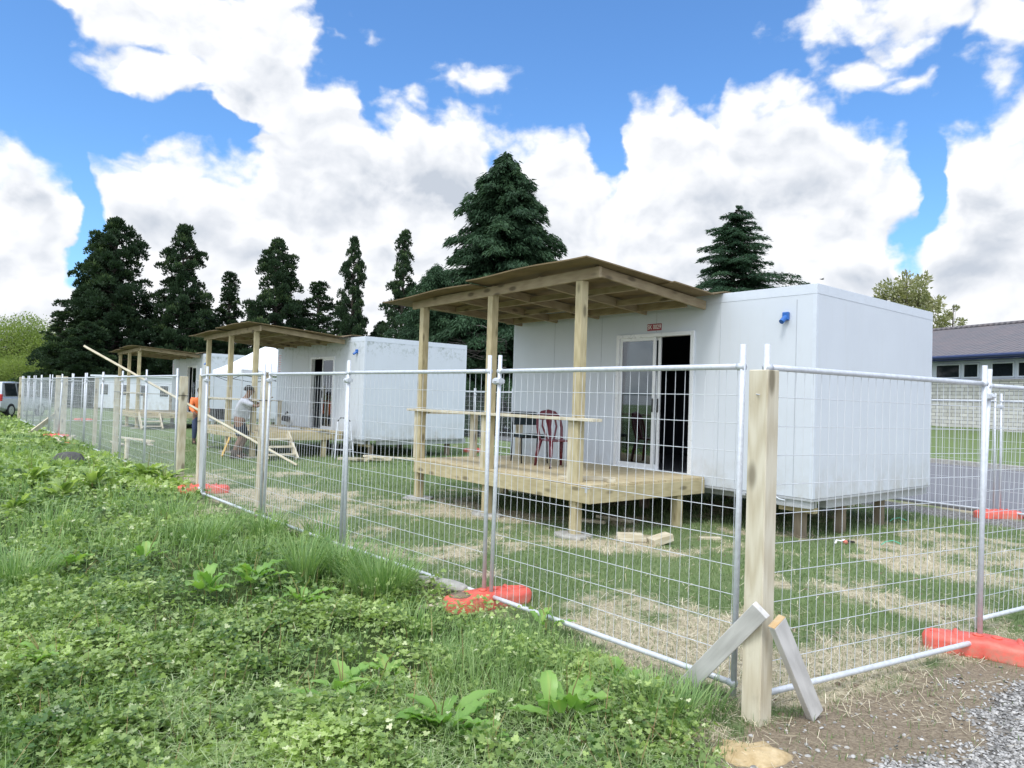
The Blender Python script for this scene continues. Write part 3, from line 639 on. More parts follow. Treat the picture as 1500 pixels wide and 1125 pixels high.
# ------------------------------------------------------------------ temporary fence
PW = 2.34
def make_panel(W_=PW, name='temporary_fence'):
    t = thing(name, None, 'fence panel', group='steel mesh panels of the temporary site fence')
    for x in (.02, W_-.02):
        u = MB(); u.tube([(x, 0, .03), (x, 0, 2.12)], .0178, 10); u.build('upright', 'galvanised', t, smooth=True)
    for z, nm in ((1.985, 'top_rail'), (.10, 'bottom_rail')):
        u = MB(); n = 12
        u.tube([(.02+.03, 0, z)]+[(.05+(W_-.1)*k/n, 0, z) for k in range(1, n)]+[(W_-.05, 0, z)], [.0185]*(n+1), 10)
        u.tube([(.005, 0, z), (.055, 0, z)], [.024, .022], 8); u.tube([(W_-.055, 0, z), (W_-.005, 0, z)], [.022, .024], 8)
        u.build(nm, 'galvanised', t, smooth=True)
    w = MB(); n = int((W_-.08)/.075)
    for i in range(n):
        x = .06+(W_-.12)*i/(n-1); b = random.uniform(-.004, .004)
        w.tube([(x, .012, .085), (x+b, .012+b, .7), (x+b*.5, .012-b, 1.4), (x, .012, 2.0)], .0021, 4, cap=False)
    for k in range(10):
        z = .10+(1.885)*(k+1)/11; w.tube([(.025, .016, z), (W_*.3, .016+random.uniform(-.003, .003), z+random.uniform(-.003, .003)), (W_*.7, .016, z+random.uniform(-.004, .004)), (W_-.025, .016, z)], .0023, 4, cap=False)
    w.build('wire_mesh', 'wire', t)
    c = MB(); c.tube([(-.03, -.005, 1.90), (.05, -.005, 1.90)], .03, 8); c.box((-.035, -.035, 1.885), (.055, .03, 1.915)); c.tube([(.01, -.06, 1.90), (.01, .05, 1.90)], .009, 6)
    c.build('clamp', 'galvanised', t)
    return t
proto = make_panel()
first = [True]
def put_panel(p, q, label, tilt=0, proto_=None):
    global proto
    p = Vector((*p, 0)); q = Vector((*q, 0)); d = q-p; L = d.length-.05; p = p+d.normalized()*.025
    rz_ = math.atan2(d.y, d.x)
    if first[0]: o = proto; first[0] = False
    else: o = dup(proto)
    o.location = (p.x, p.y, gz1(p.x, p.y)*.3); o.rotation_euler = (tilt, random.uniform(-.003, .003), rz_); o.scale = (L/PW, 1, 1); o['label'] = label
    return o
put_panel(J[1], J[0], 'mesh fence panel from the soil-filled red base to the tall corner post', -.012)
put_panel(J[2], J[1], 'mesh fence panel just left of the red base filled with soil', .01)
put_panel(J[3], J[2], 'narrow-looking mesh fence panel right of the timber post, in front of the step ladder', -.01)
put_panel(J[4], J[3], 'mesh fence panel in front of the man in the grey shirt', .012)
sh = put_panel((-5.42, 12.45), J[4], 'short mesh fence panel turned edge-on beside two timber posts', 0)
for i in range(len(J2)-1):
    lab = ['mesh fence panel left of the timber post nearest the dark leafy weeds', 'mesh fence panel crossed by the top of the leaning plank', 'mesh fence panel beside the short stake and timber scraps', 'mesh fence panel behind the grey rock',
           'mesh fence panel right of the timber post braced by a pale board', 'mesh fence panel behind the pale brace board', 'mesh fence panel left of the pale brace board', 'eighth mesh fence panel beyond the big gap, far down the row',
           'third last mesh fence panel of the long row', 'second last mesh fence panel of the long row', 'last mesh fence panel of the long row, beside the end post'][i]
    put_panel(J2[i+1], J2[i], lab, random.uniform(-.02, .02))
Rr0 = G(1137, 1018, .1); Rr1 = G(1440, 936, .1)
Rr0 = (G(1101, 1018, .1)[0]+.0, Rr0[1]-.03); put_panel(Rr0, Rr1, 'mesh fence panel right of the tall corner post, over the right red base', .0)
r2 = G(1427, 908, .1); put_panel(r2, (r2[0]+2.1, r2[1]+1.25), 'mesh fence panel cut off by the right edge of the photo', .03)
# back line of fence
b0 = np.array(G(1460, 757)); bd = np.array((-.575, .818)); k = 0
labs = {-1: 'far mesh fence panel along the road at the right edge', 0: 'far mesh fence panel left of the far right red base', 1: 'far mesh fence panel behind the end wall of the nearest cabin'}
for k in range(-1, 11):
    p = b0+bd*2.42*k; q = b0+bd*2.42*(k+1)
    put_panel(q, p, (labs[k] if k in labs else 'far mesh fence panel %s' % {2: 'behind the nearest cabin', 3: 'hidden behind the nearest cabin by the road', 4: 'behind the far left corner of the nearest cabin', 5: 'seen between the two near cabins, in front of the white car', 6: 'seen between the two near cabins by the orange base', 7: 'at the back right corner of the middle cabin', 8: 'behind the middle cabin, nearer end', 9: 'behind the middle cabin, centre', 10: 'behind the middle cabin, farther end'}[k]), random.uniform(-.01, .01))
e0 = np.array(J2[-1]); ed = np.array((.80, .60))
for k in range(5):
    put_panel(e0+ed*2.42*k, e0+ed*2.42*(k+1), ['cross fence panel joining the end of the long row', 'second cross fence panel from the far end post', 'third cross fence panel from the far end post', 'fourth cross fence panel, left of the farthest porch', 'fifth cross fence panel, behind the farthest porch'][k])
# timber fence posts
rowang = math.atan2(-.776, .631)
def fpost(x, y, h, s, label, lean=(0, 0)):
    t = thing('fence_post', label, 'post', (x, y, gz1(x, y)-.15), rowang, 'timber posts along the temporary fence'); t.rotation_euler = (lean[0], lean[1], rowang)
    b = MB(); b.box((-s/2, -s/2, 0), (s/2, s/2, h+.15)); b.build('timber', 'pine_pale', t, bevel=.004); return t
pa = G(1110, 1060); A_ = fpost(pa[0], pa[1]+.03, 1.96, .118, 'tall square timber corner post propped by two grey boards')
n_ = MB(); n_.tube([(-.075, -.02, 1.98), (.02, -.075, 1.97)], .003, 5); n_.tube([(-.075, -.03, .45), (-.075, .03, .46)], .003, 5); n_.build('wire_tie', 'galvanised', A_)
for u, v, h, s, lab in [(386, 761, 2.02, .118, 'timber fence post right of the man in the grey shirt'), (297, 717, 2.0, .105, 'timber fence post at the left end of the red base behind the edge-on panel'), (267, 716, 1.98, .125, 'thick timber fence post beside the dark leafy weeds'),
                        (171, 683, 2.0, .11, 'timber fence post just left of the porch roof with the leaning plank'), (140, 662, 2.0, .09, 'thin leaning timber fence post right of the pale brace board'), (93, 637, 2.05, .16, 'timber fence post behind the upper end of the pale brace board'), (83, 632, 2.1, .14, 'broad timber fence post just left of the pale brace board'), (30, 598, 2.1, .22, 'last timber fence post by the silver car')]:
    d_ = .06+s/2; o0 = np.array(J[0])+RN*d_; q_ = ray(u, 600); k_ = (o0[0]*RD[1]-o0[1]*RD[0])/(q_.x*RD[1]-q_.y*RD[0]); x, y = q_.x*k_, q_.y*k_
    p_ = fpost(x, y, h, s, lab, (random.uniform(-.012, .012), random.uniform(-.012, .012)))
    if u in (386, 297, 267, 171):
        n_ = MB(); z = 1.62 if u != 297 else 1.2; e = s/2+.006
        for zz_ in (z+.15,):
            n_.tube([(-e, -e, zz_), (e, -e, zz_+.01), (e, e, zz_), (-e, e, zz_), (-e, -e, zz_)], .005, 4)
        n_.build('cable_tie', 'black_plastic', p_)
# braces at the corner post
g0 = G(1002, 1012); g1_ = G(1194, 1052)
t = thing('prop_board', 'grey weathered board propped against the left side of the corner post', 'board', (0, 0, 0), 0, 'grey boards propping the corner post')
vd = Vector((-.3, -.93, .35)); p0_ = Vector((g0[0], g0[1], .02)); p1_ = Vector((pa[0]-.03, pa[1]-.10, .655)); b = MB(); b.beam(p0_, p1_, .042, .10, up=(p1_-p0_).cross(vd)); b.build('plank', 'weathered', t, bevel=.003)
t = thing('prop_board', 'grey weathered board with an orange cut end, right of the corner post', 'board', (0, 0, 0), 0, 'grey boards propping the corner post')
vd = Vector((.15, -.9, .45)); b = MB(); pt = Vector((pa[0]+.045, pa[1]-.125, .60)); p0_ = Vector((g1_[0], g1_[1], .02)); upv = (pt-p0_).cross(vd); b.beam(p0_, pt, .045, .10, up=upv); b.build('plank', 'weathered', t, bevel=.003)
dd = (pt-Vector((g1_[0], g1_[1], .02))).normalized(); b = MB(); b.beam(pt, pt+dd*.003, .043, .098, up=upv); b.build('cut_end', 'cut_end', t)
# leaning plank
pk = thing('leaning_plank', 'long pale plank leaning diagonally across the fence rail', 'plank')
lo = at(436, 684, 15.6); lo = (*G(436, 684)[:2], .03); dirn = Vector(at(125, 508, 18.4)); b = MB(); b.beam(lo, dirn, .05, .15, up=(.4, -.9, .1)); b.build('timber', 'pine_pale', pk, bevel=.003)
# ------------------------------------------------------------------ red bases
def make_base():
    t = thing('ballast_block', None, 'fence base', group='red plastic fence bases')
    n = 28; rings = []
    def outline(sc, z):
        r = []
        for i in range(n):
            a = 2*math.pi*i/n; x = math.cos(a); y = math.sin(a)
            X_ = .36*math.copysign(abs(x)**.55, x); Y_ = .125*math.copysign(abs(y)**.6, y)*(1-.22*math.exp(-(X_/.1)**2))
            r.append((X_-math.copysign(sc, X_)*min(1, abs(X_)/.2), Y_-math.copysign(sc, Y_)*min(1, abs(Y_)/.08), z+(0.02 if z > .09 and abs(X_) < .14 else 0)))
        return r
    b = MB(); b.loft([outline(.0, 0), outline(-.006, .02), outline(.0, .085), outline(.012, .112), outline(.03, .122)]); b.build('block', 'red_plastic', t, smooth=True)
    h = MB()
    for s_ in (-1, 1):
        h.tube([(s_*.05, 0, .135), (s_*.05, 0, .152)], .03, 12); h.box((s_*.27-.045, -.025, .121), (s_*.27+.045, .025, .134)); h.tube([(s_*.17, -.05, .122), (s_*.17, .05, .137)], .018, 8)
    h.build('moulded_socket', 'red_plastic', t, bevel=.006)
    return t
base0 = make_base(); bl = [((1446, 960), .0, 'bright red fence base on the grass at the right edge', -.55), ((715, 888), 0, 'red fence base filled with soil on the weeds, at the panel joint', .60), ((298, 722), 0, 'red fence base under the two timber posts, left of the man in grey', .35),
      ((83, 642), 0, 'red fence base below the pale brace board', .2), ((1462, 759), 0, 'faded red fence base on the far fence line at the right', .1), ((697, 663), 0, 'orange fence base on the far line between the two cabins', .2), ((122, 617), 0, 'tiny red fence base on the far cross fence', .3)]
for i, ((u, v), _, lab, rz_) in enumerate(bl):
    x, y = G(u, v); o = base0 if i == 0 else dup(base0); o.location = (x, y, gz1(x, y)-.01); o.rotation_euler = (0, 0, rz_); o['label'] = lab
    if i == 1:
        s_ = MB(); s_.loft([[(-.235+r_*1.1*math.cos(a_), r_*.9*math.sin(a_), z-.006) for a_ in [k_*math.pi/6 for k_ in range(12)]] for r_, z in ((.088, .124), (.075, .138), (.04, .146), (.01, .148))]); s_.build('soil_fill', 'soil', o, smooth=True)
    if i == 0: o.scale = (1.15, 1.15, 1.05)
x, y = G(101, 652); t = thing('plastic_scrap', 'flat orange plastic scrap on the weeds beside the fence', 'scrap', (x, y, .03), .3)
b = MB(); b.prism([(-.35, -.1), (-.1, -.14), (.3, -.08), (.4, .05), (.05, .12), (-.3, .08)], 0, .05); b.build('sheet', 'orange_plastic', t, bevel=.01)
# ------------------------------------------------------------------ chairs on the deck
def legs(par, pts, r, mat):
    for p in pts: b = MB(); b.tube(p, r, 8); b.build('leg', mat, par, smooth=True)
q = w1(2.55, -1.15, .70); ch = thing('plastic_chair', 'maroon moulded plastic chair with a curved slotted back on the deck', 'chair', q, A1+R_(75))
b = MB(); b.prism([(-.21, -.2), (.21, -.2), (.2, .2), (-.2, .2)], .41, .435); b.build('seat', 'maroon_plastic', ch, bevel=.02)
b = MB(); P_ = [(-.2, .2, .43), (-.22, .25, .62), (-.2, .29, .78), (-.12, .315, .86), (0, .32, .885), (.12, .315, .86), (.2, .29, .78), (.22, .25, .62), (.2, .2, .43)]; b.tube(P_, .024, 8)
b.tube([(0, .2, .43), (0, .26, .62), (0, .30, .80)], [.03, .035, .07], 6); b.tube([(-.06, .2, .43), (-.13, .26, .64), (-.1, .30, .84)], .016, 6); b.tube([(.06, .2, .43), (.13, .26, .64), (.1, .30, .84)], .016, 6)
b.prism([(-.2, .74), (-.19, .8), (-.12, .865), (0, .89), (.12, .865), (.19, .8), (.2, .74)], .292, .312, ax=1); b.build('backrest', 'maroon_plastic', ch, smooth=False)
legs(ch, [[(sx*.19, sy*.18, .42), (sx*.22, sy*.24, .2), (sx*.235, sy*.265, 0)] for sx in (-1, 1) for sy in (-1, 1)], [.034, .028, .022], 'maroon_plastic')
q = w1(1.72, -1.0, .70); ch = thing('office_chair', 'black visitor chair with a padded back, left of the maroon chair', 'chair', q, A1+R_(72))
b = MB(); b.box((-.22, -.22, .43), (.22, .2, .475)); b.build('seat', 'seat_cloth', ch, bevel=.015)
b = MB(); b.hexa([(-.22, .21, .62), (.22, .21, .62), (.22, .25, .62), (-.22, .25, .62), (-.22, .26, .85), (.22, .26, .85), (.22, .3, .85), (-.22, .3, .85)]); b.build('backrest', 'seat_cloth', ch, bevel=.015)
for s_ in (-1, 1): b = MB(); b.tube([(s_*.235, .19, .42), (s_*.235, .22, .6), (s_*.235, .275, .84)], .012, 8); b.build('back_frame', 'black_steel', ch, smooth=True)
legs(ch, [[(sx*.23, sy*.2, .44), (sx*.235, sy*.235, 0)] for sx in (-1, 1) for sy in (-1, 1)], .0125, 'black_steel')
b = MB(); b.tube([(-.235, -.2, .425), (.235, -.2, .425), (.235, .2, .425), (-.235, .2, .425), (-.235, -.2, .425)], .0115, 6); b.build('seat_frame', 'black_steel', ch)
# deck offcuts & ground offcuts
def offcut(label, p, a, L, w=.09, h=.045, mat='pine_pale', tilt=0, name='timber_offcut', group='loose timber offcuts'):
    t = thing(name, label, 'timber', (p[0], p[1], p[2]), a, group); t.rotation_euler = (0, tilt, a)
    b = MB(); b.box((-L/2, -w/2, 0), (L/2, w/2, h)); b.build('piece', mat, t, bevel=.003); return t
def on(u, v, z): g_ = G(u, v, z); return (g_[0], g_[1], z)
offcut('pale offcut lying on the deck behind the right porch post', on(835, 703, .702), A1+.15, .34)
offcut('long pale offcut on the deck, right of the porch post', on(868, 703, .702), A1+.9, .62)
offcut('short end-on offcut at the right end of the deck pile', on(893, 706, .702), A1-.4, .2)
z_ = on(925, 792, .0); offcut('lower flat offcut of the stack in front of the deck', z_, A1+.95, .38, .14)
offcut('middle offcut of the stack in front of the deck', (z_[0]-.02, z_[1]+.02, .046), A1+.85, .33, .14)
offcut('block of timber tipped on its side at the right of the ground stack', on(968, 795, .01), A1+1.25, .28, .19, .09, tilt=-.25)
offcut('thin pale offcut in the straw right of the ground stack', on(1040, 790, .0), A1+1.0, .28, .09, .03)
offcut('dark offcut in the shade beneath the nearest deck, left', on(862, 765, .0), A1+.5, .5, .1)
offcut('dark offcut in the shade beneath the nearest deck, right', on(900, 762, .0), A1+.2, .6, .1)
offcut('flat board under the centre of the nearest deck', on(765, 722, .0), A1+.05, .9, .15, .03)
# concrete lump and stakes beside soil filled base
x, y = G(648, 872); t = thing('concrete_lump', 'long pale broken concrete lump beside the soil filled base', 'rubble', (x, y, .05), -.62)
b = MB(); b.loft([[(xx, math.cos(a_)*ry, .05+math.sin(a_)*rz_) for a_ in [i_*math.pi/4+.2 for i_ in range(8)]] for xx, ry, rz_ in ((-.28, .03, .03), (-.2, .055, .045), (-.05, .07, .05), (.1, .075, .055), (.22, .07, .04), (.27, .04, .03))]); b.build('lump', 'concrete', t, bevel=.008)
offcut('thin split stake under the concrete lump', on(645, 888, .04), -.1+.7, .42, .05, .025, 'pine_pale', name='split_stake')
offcut('splintered pale stake end sticking up from the weeds', on(615, 860, .06), -.2, .3, .04, .02, 'pine_pale', tilt=-.5, name='split_stake')
# litter by the pile
x, y = G(1233, 797); t = thing('litter', 'crumpled white and red litter on the straw under the cabin corner', 'litter', (x, y, .01), .4); t.scale = (.7, .7, .6)
b = MB(); b.tube([(-.16, 0, 0), (-.1, .03, .07), (-.02, .0, .05), (.03, -.02, .08), (.1, 0, .02)], .02, 6); b.build('wrapper', 'sign_white', t)
b = MB(); b.ball((.06, -.03, .03), (.05, .04, .05), 7, 5); b.build('cap', 'red_plastic', t); b = MB(); b.tube([(.1, 0, .01), (.2, .03, .03), (.3, -.02, .01)], .025, 6); b.build('rag', 'charcoal', t)
for (u, v, lab) in ((1305, 800, 'short green plastic strap lying on the straw'), (1315, 765, 'curled green plastic strap on the grass behind the cabin piles')):
    x, y = G(u, v); t = thing('plastic_strap', lab, 'strap', (x, y, .02), .2); b = MB(); b.tube([(-.14, 0, 0), (-.05, .04, .03), (.05, .02, .05), (.13, -.03, .01)], .006, 5); b.build('strap', 'green_plastic', t)
t = thing('power_lead', 'white lead dangling from the lower corner of the nearest cabin', 'cable', w1(5.55, -.02, .0), A1)
b = MB(); b.tube([(0, 0, .80), (.02, -.02, .70), (.1, -.03, .60), (.22, -.02, .53), (.3, 0, .52)], .011, 6); b.build('cable', 'white_trim', t, smooth=True); b = MB(); b.tube([(0, 0, .86), (0, 0, .79)], .026, 8); b.build('plug', 'white_trim', t)
# rock / stump
x, y = G(101, 684); t = thing('rock', 'dark grey rock half buried in the weeds on the left', 'rock', (x, y, -.03), .3); t.scale = (.75, .8, 1.15)
b = MB(); rr = random.Random(4); L = []
for i in range(1, 7):
    th_ = math.pi*i/7*.55+.05; L.append([((.55*math.sin(th_))*math.cos(a_)*rr.uniform(.85, 1.1), .35*math.sin(th_)*math.sin(a_)*rr.uniform(.85, 1.1), .30*math.cos(th_)+.02) for a_ in [k_*math.pi/6 for k_ in range(12)]])
b.loft(L); b.build('boulder', 'dark_stone', t, bevel=.02)
x, y = G(62, 625); t = thing('brace_board', 'pale board bracing a fence post at far left', 'board'); b = MB(); b.beam((*G(43, 637), .03), (*np.array(G(84, 634)), .75), .05, .16); b.build('board', 'pine_pale', t)
offcut('small pale stick lying in the weeds at left', on(120, 706, .08), -.9, .5, .06, .05, 'pine_pale', name='stick')
# timber piles on the lawn
def pile_of(u, v, n, L, a, labs_, sp=.5):
    for i in range(n):
        g_ = G(u, v); offcut(labs_[i], (g_[0]+random.uniform(-sp, sp), g_[1]+random.uniform(-sp, sp)*.6, .02+.05*(i % 3)), a+random.uniform(-.5, .5), L*random.uniform(.6, 1.1), .12, .05, 'pine_pale', name='loose_board', group='loose boards on the lawn')
pile_of(530, 676, 5, 1.3, A2+.9, ['pale board on the lawn at the corner of the middle cabin, longest', 'pale board across the heap by the middle cabin corner', 'pale short board on top of the heap by the middle cabin corner', 'pale board at the left end of the heap by the middle cabin', 'pale board at the right end of the heap by the middle cabin'])
pile_of(155, 650, 6, 2.0, -.8, ['pale board lying behind the far fence panels, nearest one', 'pale board lying behind the far fence panels, farthest one', 'short pale board on the scrap heap behind the fence', 'long pale board on the scrap heap behind the fence', 'tilted pale board on the scrap heap behind the fence', 'crossed pale board on the scrap heap behind the fence'], 1.3)
t = offcut('long pale board on the grass between the two near cabins', on(610, 674, .03), -.35, 2.4, .12, .05, name='loose_board', group='loose boards on the lawn')
g_ = G(184, 682); t = thing('short_stake', 'short round topped stake just inside the fence at left', 'stake', (g_[0], g_[1], 0)); b = MB(); b.tube([(0, 0, -.1), (.02, 0, .55)], .05, 8); b.tube([(.02, 0, .55), (.02, 0, .6)], .065, 8); b.build('stake', 'pine_pale', t)
# step ladder at middle deck
g_ = G(494, 672); t = thing('step_ladder', 'aluminium step ladder standing at the end of the middle porch', 'ladder', (g_[0]+.1, g_[1]+.2, 0), A2+1.2)
for s_ in (-1, 1):
    b = MB(); b.tube([(s_*.25, -.35, 0), (s_*.17, 0, 1.0)], .018, 6); b.build('front_rail', 'galvanised', t); b = MB(); b.tube([(s_*.25, .35, 0), (s_*.17, .02, .98)], .016, 6); b.build('rear_rail', 'galvanised', t)
for k in range(3): b = MB(); z = .25+.25*k; y_ = -.35+.35*z; b.box((-.24+.08*z, y_-.04, z), (.24-.08*z, y_+.04, z+.02)); b.build('tread', 'galvanised', t)
b = MB(); b.tube([(-.17, 0, 1.0), (-.1, 0, 1.1), (.1, 0, 1.1), (.17, 0, 1.0)], .016, 6); b.build('top_handle', 'black_plastic', t)
# things on middle deck
q = w2(3.9, -1.2, .70); t = thing('drop_saw', 'compact saw tool standing on the middle deck', 'saw', q, A2)
b = MB(); b.box((-.3, -.2, 0), (.3, .2, .07)); b.build('base', 'galvanised_old', t, bevel=.01)
b = MB(); b.tube([(0, -.04, .28), (0, .04, .28)], .19, 16); b.build('blade_guard', 'galvanised_old', t); b = MB(); b.tube([(.05, -.05, .3), (.05, -.22, .33)], .08, 10); b.build('motor', 'black_plastic', t); b = MB(); b.tube([(-.05, 0, .45), (-.2, 0, .5), (-.28, 0, .42)], .025, 8); b.build('handle', 'black_plastic', t)
q = w2(4.5, -.7, .70); offcut('board leaning flat at the right end of the middle deck', (q[0], q[1], .72), A2+.2, .9, .35, .03, 'pine')
# trestle table with crate by gazebo
g_ = G(326, 640, 0); t = thing('folding_table', 'small table beside the gazebo carrying a black crate', 'table', (-9.9, 24.2, 0), A3)
b = MB(); b.box((-.6, -.35, .72), (.6, .35, .76)); b.build('tabletop', 'white_trim', t)
for sx in (-1, 1):
    for sy in (-1, 1): b = MB(); b.tube([(sx*.5, sy*.28, 0), (sx*.5, sy*.28, .72)], .018, 6); b.build('leg', 'galvanised', t)
q = (-9.9, 24.2, .762); t = thing('crate', 'black plastic crate on the table beside the gazebo', 'crate', q, A3)
b = MB(); b.box((-.3, -.2, 0), (.3, .2, .03)); 
for (a_, c_) in (((-.3, -.2), (.3, -.17)), ((-.3, .17), (.3, .2)), ((-.3, -.17), (-.27, .17)), ((.27, -.17), (.3, .17))): b.box((*a_, .03), (*c_, .34))
b.build('body', 'black_plastic', t, bevel=.01); b = MB(); b.box((-.31, -.21, .34), (.31, .21, .36)); b.build('rim', 'black_plastic', t)
# ------------------------------------------------------------------ gazebo
gc_ = (-9.1, 26.6); t = thing('gazebo', 'white pop-up gazebo with a pointed canopy between the two farther cabins', 'gazebo', (gc_[0], gc_[1], 0), A2)
b = MB(); H_ = 1.5; n = 8; rings = []
for k, (r, z) in enumerate(((1.0, 2.28), (1.0, 2.5), (.86, 2.60), (.62, 2.83), (.36, 3.12), (.14, 3.36), (.02, 3.46))):
    ring = []
    for i in range(16):
        e, f_ = divmod(i, 4); cs = [(-1, -1), (1, -1), (1, 1), (-1, 1)]; p0 = cs[e]; p1 = cs[(e+1) % 4]; fr = f_/4
        sag = 1-.05*math.sin(math.pi*fr)*(1 if k > 0 else 0)
        ring.append(((p0[0]+(p1[0]-p0[0])*fr)*H_*r*sag, (p0[1]+(p1[1]-p0[1])*fr)*H_*r*sag, z+(.05*math.sin(math.pi*fr) if k == 0 else -.03*math.sin(math.pi*fr))))
    rings.append(ring)
b.loft(rings, cap=False); cp = b.build('canopy', 'canvas_white', t); sm = cp.modifiers.new('solid', 'SOLIDIFY'); sm.thickness = .006
for sx in (-1, 1):
    for sy in (-1, 1): b = MB(); b.tube([(sx*1.46, sy*1.46, 0), (sx*1.46, sy*1.46, 2.45)], .02, 6); b.build('leg', 'galvanised', t)
b = MB()
for sx in (-1, 1): b.tube([(sx*1.46, -1.46, 2.3), (sx*1.46, 0, 2.1), (sx*1.46, 1.46, 2.3)], .012, 5); b.tube([(-1.46, sx*1.46, 2.3), (0, sx*1.46, 2.1), (1.46, sx*1.46, 2.3)], .012, 5)
b.build('scissor_frame', 'black_steel', t)
# ------------------------------------------------------------------ people
def skinned(name, mat, parent, joints, edges, sub=2):
    names = list(joints); me = bpy.data.meshes.new(name); me.from_pydata([joints[k][0] for k in names], [(names.index(a_), names.index(b_)) for a_, b_ in edges], [])
    o = bpy.data.objects.new(name, me); COL.objects.link(o); o.parent = parent; me.materials.append(M[mat])
    sk = o.modifiers.new('skin', 'SKIN'); sk.use_smooth_shade = True
    for i, k in enumerate(names):
        r = joints[k][1]; r = r if isinstance(r, tuple) else (r, r); me.skin_vertices[0].data[i].radius = r; me.skin_vertices[0].data[i].use_root = (i == 0)
    s_ = o.modifiers.new('sub', 'SUBSURF'); s_.levels = s_.render_levels = sub; return o
def person(label, loc, rz_, arms, legsp, top, bottom, lean=.0, long_=False, capm='hair_black', bare=True):
    t = thing('person', label, 'person', loc, rz_)   # faces local +x
    l = lean
    Jn = {'pelvis': ((0, 0, .95), (.13, .16)), 'waist': ((l*.1, 0, 1.08), (.11, .14)), 'chest': ((l*.28, 0, 1.32), (.13, .18)), 'neckb': ((l*.4, 0, 1.50), (.07, .09)), 'neck': ((l*.45+.01, 0, 1.56), .055),
          'jaw': ((l*.52+.03, 0, 1.63), (.07, .068)), 'head': ((l*.55+.02, 0, 1.71), (.095, .078)), 'crown': ((l*.56+.0, 0, 1.79), (.075, .065))}
    E = [('pelvis', 'waist'), ('waist', 'chest'), ('chest', 'neckb'), ('neckb', 'neck'), ('neck', 'jaw'), ('jaw', 'head'), ('head', 'crown')]
    nm = 0
    for s_, (el_, wr_) in zip((1, -1), arms):
        sh_ = (l*.36, s_*.19, 1.44); k = 'R' if s_ < 0 else 'L'
        Jn['sh'+k] = (sh_, .06); Jn['el'+k] = (el_, .043); Jn['wr'+k] = (wr_, .028)
        v = (Vector(wr_)-Vector(el_)).normalized(); pm = Vector(wr_)+v*.05; Jn['pm'+k] = (tuple(pm), (.04, .022)); E += [('chest', 'sh'+k), ('sh'+k, 'el'+k), ('el'+k, 'wr'+k), ('wr'+k, 'pm'+k)]
        sd = v.cross(Vector((0, 0, 1))).normalized()
        for fi in range(4):
            b1 = pm+sd*(.027-.018*fi)+v*.035; ln = (.03, .036, .034, .026)[fi]; b2 = b1+v*ln+Vector((0, 0, -.012)); Jn[f'f{k}{fi}a'] = (tuple(b1), .009); Jn[f'f{k}{fi}b'] = (tuple(b2), .0075); E += [('pm'+k, f'f{k}{fi}a'), (f'f{k}{fi}a', f'f{k}{fi}b')]
        tb = Vector(wr_)+v*.02+sd*.045; Jn['th'+k] = (tuple(tb), .011); Jn['tt'+k] = (tuple(tb+v*.03+sd*.01), .009); E += [('wr'+k, 'th'+k), ('th'+k, 'tt'+k)]
    for s_, (kn_, an_) in zip((1, -1), legsp):
        k = 'R' if s_ < 0 else 'L'; Jn['hp'+k] = ((0, s_*.1, .88), (.10, .10)); Jn['kn'+k] = (kn_, .062); cf = tuple((Vector(kn_)*.6+Vector(an_)*.4)+Vector((-.02, 0, 0))); Jn['cf'+k] = (cf, .062); Jn['an'+k] = (an_, .042)
        Jn['to'+k] = ((an_[0]+.15, an_[1]+s_*.02, an_[2]-.05), (.04, .03)); E += [('pelvis', 'hp'+k), ('hp'+k, 'kn'+k), ('kn'+k, 'cf'+k), ('cf'+k, 'an'+k), ('an'+k, 'to'+k)]
    skinned('body', 'skin', t, Jn, E)
    f = MB(); hx = l*.55+.02
    f.tube([(hx+.085, 0, 1.715), (hx+.115, 0, 1.68), (hx+.09, 0, 1.672)], [.01, .016, .012], 6)
    for s_ in (-1, 1): f.ball((hx+.0, s_*.078, 1.70), (.022, .012, .032), 8, 6)
    f.build('nose_and_ears', 'skin', t, smooth=True)
    f = MB()
    for s_ in (-1, 1): f.ball((hx+.082, s_*.03, 1.718), (.01, .014, .007), 6, 5)
    f.build('eyes', 'hair_black', t, smooth=True)
    f = MB(); f.tube([(hx+.088, -.025, 1.645), (hx+.094, 0, 1.643), (hx+.088, .025, 1.645)], .005, 5); f.build('mouth', 'maroon_plastic', t)
    # hair
    hL = []
    for i in range(1, 7):
        th_ = math.pi*.62*i/6; hL.append([(hx-.012+.108*math.sin(th_)*math.cos(a_)*(1 if math.cos(a_) < .3 else .93), .092*math.sin(th_)*math.sin(a_), 1.735+.105*math.cos(th_)+(.03*max(0, math.cos(a_)) if i > 4 else 0)) for a_ in [k_*math.pi/8 for k_ in range(16)]])
    h = MB(); h.loft([[(hx-.012, 0, 1.84)]*16]+hL); h.build('hair', capm, t, smooth=True)
    # shirt
    Jt = {'waist': ((0, 0, .93), (.15, .18)), 'w2': ((l*.1, 0, 1.08), (.145, .175)), 'chest': ((l*.28, 0, 1.32), (.155, .20)), 'nb': ((l*.4, 0, 1.485), (.085, .11))}; Et = [('waist', 'w2'), ('w2', 'chest'), ('chest', 'nb')]
    for s_, (el_, wr_) in zip((1, -1), arms):
        k = 'R' if s_ < 0 else 'L'; sh_ = Vector((l*.36, s_*.19, 1.43)); Jt['s'+k] = (tuple(sh_), .085); e_ = Vector(el_); en = sh_+(e_-sh_)*(.8); Jt['e'+k] = (tuple(en), .07); Et += [('chest', 's'+k), ('s'+k, 'e'+k)]
        if long_: Jt['x'+k] = (el_, .062); Jt['w'+k] = (tuple(Vector(wr_)*.97+e_*.03), .045); Et += [('e'+k, 'x'+k), ('x'+k, 'w'+k)]
    sh = skinned('shirt', top, t, Jt, Et)
